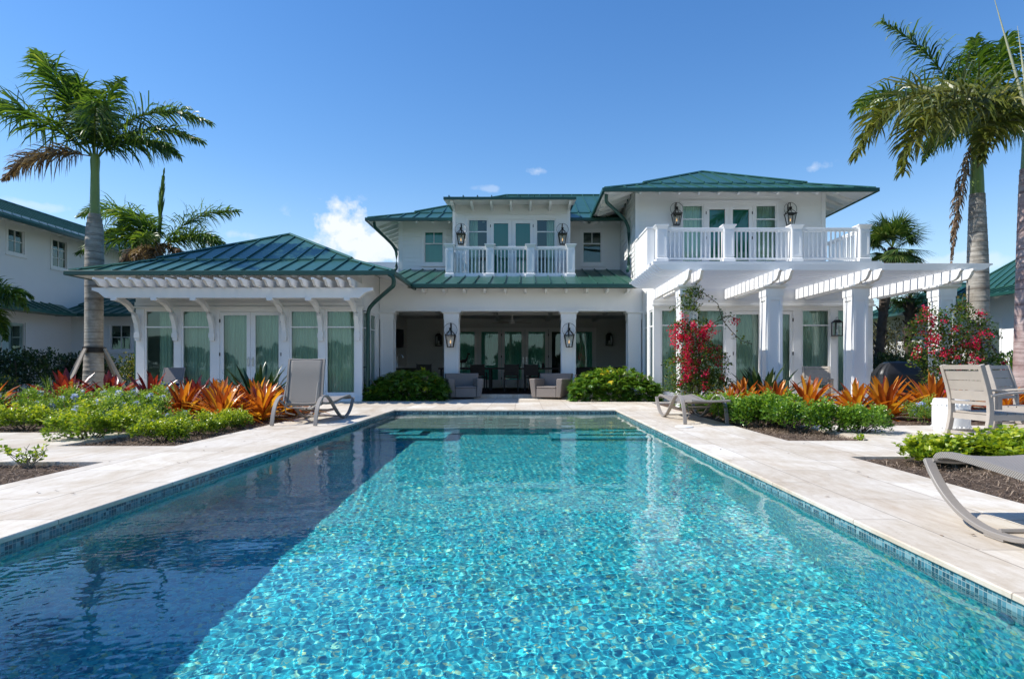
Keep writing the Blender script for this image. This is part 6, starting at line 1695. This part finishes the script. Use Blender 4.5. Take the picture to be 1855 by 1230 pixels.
tag(MB().box(-2.6, 2.0, 19.25, 24.6, .101, .112).build('rug', simple('dark_brown_rug', (.035, .024, .020), .95, .1, var=.3, vscale=6), origin=(-.3, 22, .101)), 'dark brown rug covering the porch floor', 'rug')
# patio chair before the low wing
pc = thing('patio_chair', 'grey sling patio chair with a blue cushion before the low wing window', 'chair', (-9.25, 16.5, 0))
M_alu = simple('grey_aluminium', (.25, .24, .235), .45, .4); M_sling = simple('grey_sling', (.20, .185, .18), .7, .2, var=.15, vscale=20); M_blueC = simple('blue_cushion', (.02, .045, .12), .85, .2, var=.3, vscale=30)
for x in (-9.52, -8.98):
    MB().tube([(x, 16.75, 0), (x, 16.62, .42), (x, 16.80, .90)], .016, 6).build('leg', M_alu, pc); MB().tube([(x, 16.15, 0), (x, 16.15, .55), (x, 16.4, .60), (x, 16.66, .58)], .016, 6).build('leg', M_alu, pc)
MB().sweep([(-9.25, 16.64, .45), (-9.25, 16.72, .68), (-9.25, 16.80, .90)], [(-.25, -.008), (.25, -.008), (.25, .008), (-.25, .008)], up=(0, 1, 0)).build('backrest', M_sling, pc)
MB().box(-9.5, -9.0, 16.15, 16.64, .38, .41).build('seat', M_alu, pc); MB().box(-9.49, -9.01, 16.14, 16.62, .412, .50).build('cushion', M_blueC, pc, bevel=.03)
# covered grill
gr = thing('covered_grill', 'barbecue grill under a black fitted cover beyond the last bougainvillea', 'grill', (9.35, 15.9, 0))
rr3 = np.random.default_rng(3); vs = []; n = 48; lv = [(0.0, .62, .36), (.35, .60, .345), (.72, .57, .33), (.76, .565, .325), (.86, .50, .27), (.98, .40, .21), (1.04, .30, .15), (1.06, .02, .01)]
for k, (z, a, b) in enumerate(lv):
    for i in range(n):
        t = 2*PI*i/n; cx_ = math.copysign(abs(math.cos(t))**.45, math.cos(t)); sy_ = math.copysign(abs(math.sin(t))**.45, math.sin(t)); fo = 1+.035*math.sin(t*9+1)*(1-min(z/.9, 1))+.015*math.sin(t*17)
        vs.append((9.35+a*cx_*fo, 15.9+b*sy_*fo, z*1.0))
m = MB(); m.add(vs, [(k*n+i, k*n+(i+1) % n, (k+1)*n+(i+1) % n, (k+1)*n+i) for k in range(len(lv)-1) for i in range(n)]+[tuple(range((len(lv)-1)*n, len(lv)*n))])
m.build('cover', simple('black_vinyl_cover', (.018, .019, .022), .38, .5, var=.3, vscale=4, bump=.4, bscale=9), gr, smooth=True)
for i in range(2): MB().lathe((9.0+.7*i, 15.72, -.005), [(.04, 0), (.05, .03), (.04, .06)], 12).build('wheel', M_black, gr)
# pool fittings
tag(MB().lathe((2.42, 9.62, .003), [(.135, 0), (.135, .010), (.125, .014), (.02, .015)], 28).build('skimmer_lid', M_white, smooth=False, origin=(2.42, 9.62, .003)), 'round white skimmer lid in the paving by the flat lounger', 'skimmer lid')
MM = T_((PX1-.004, 2.58, -.205)) @ Matrix.Rotation(R(-90), 4, 'Y')
m = MB(MM); m.lathe((0, 0, 0), [(.045, 0), (.045, .008), (.038, .014), (.022, .014), (.020, .006), (.006, .006)], 24)
tag(m.build('pool_inlet', M_white, smooth=False, origin=(PX1-.004, 2.58, -.205)), 'round white water inlet in the tiled wall near the big lounger', 'pool fitting')
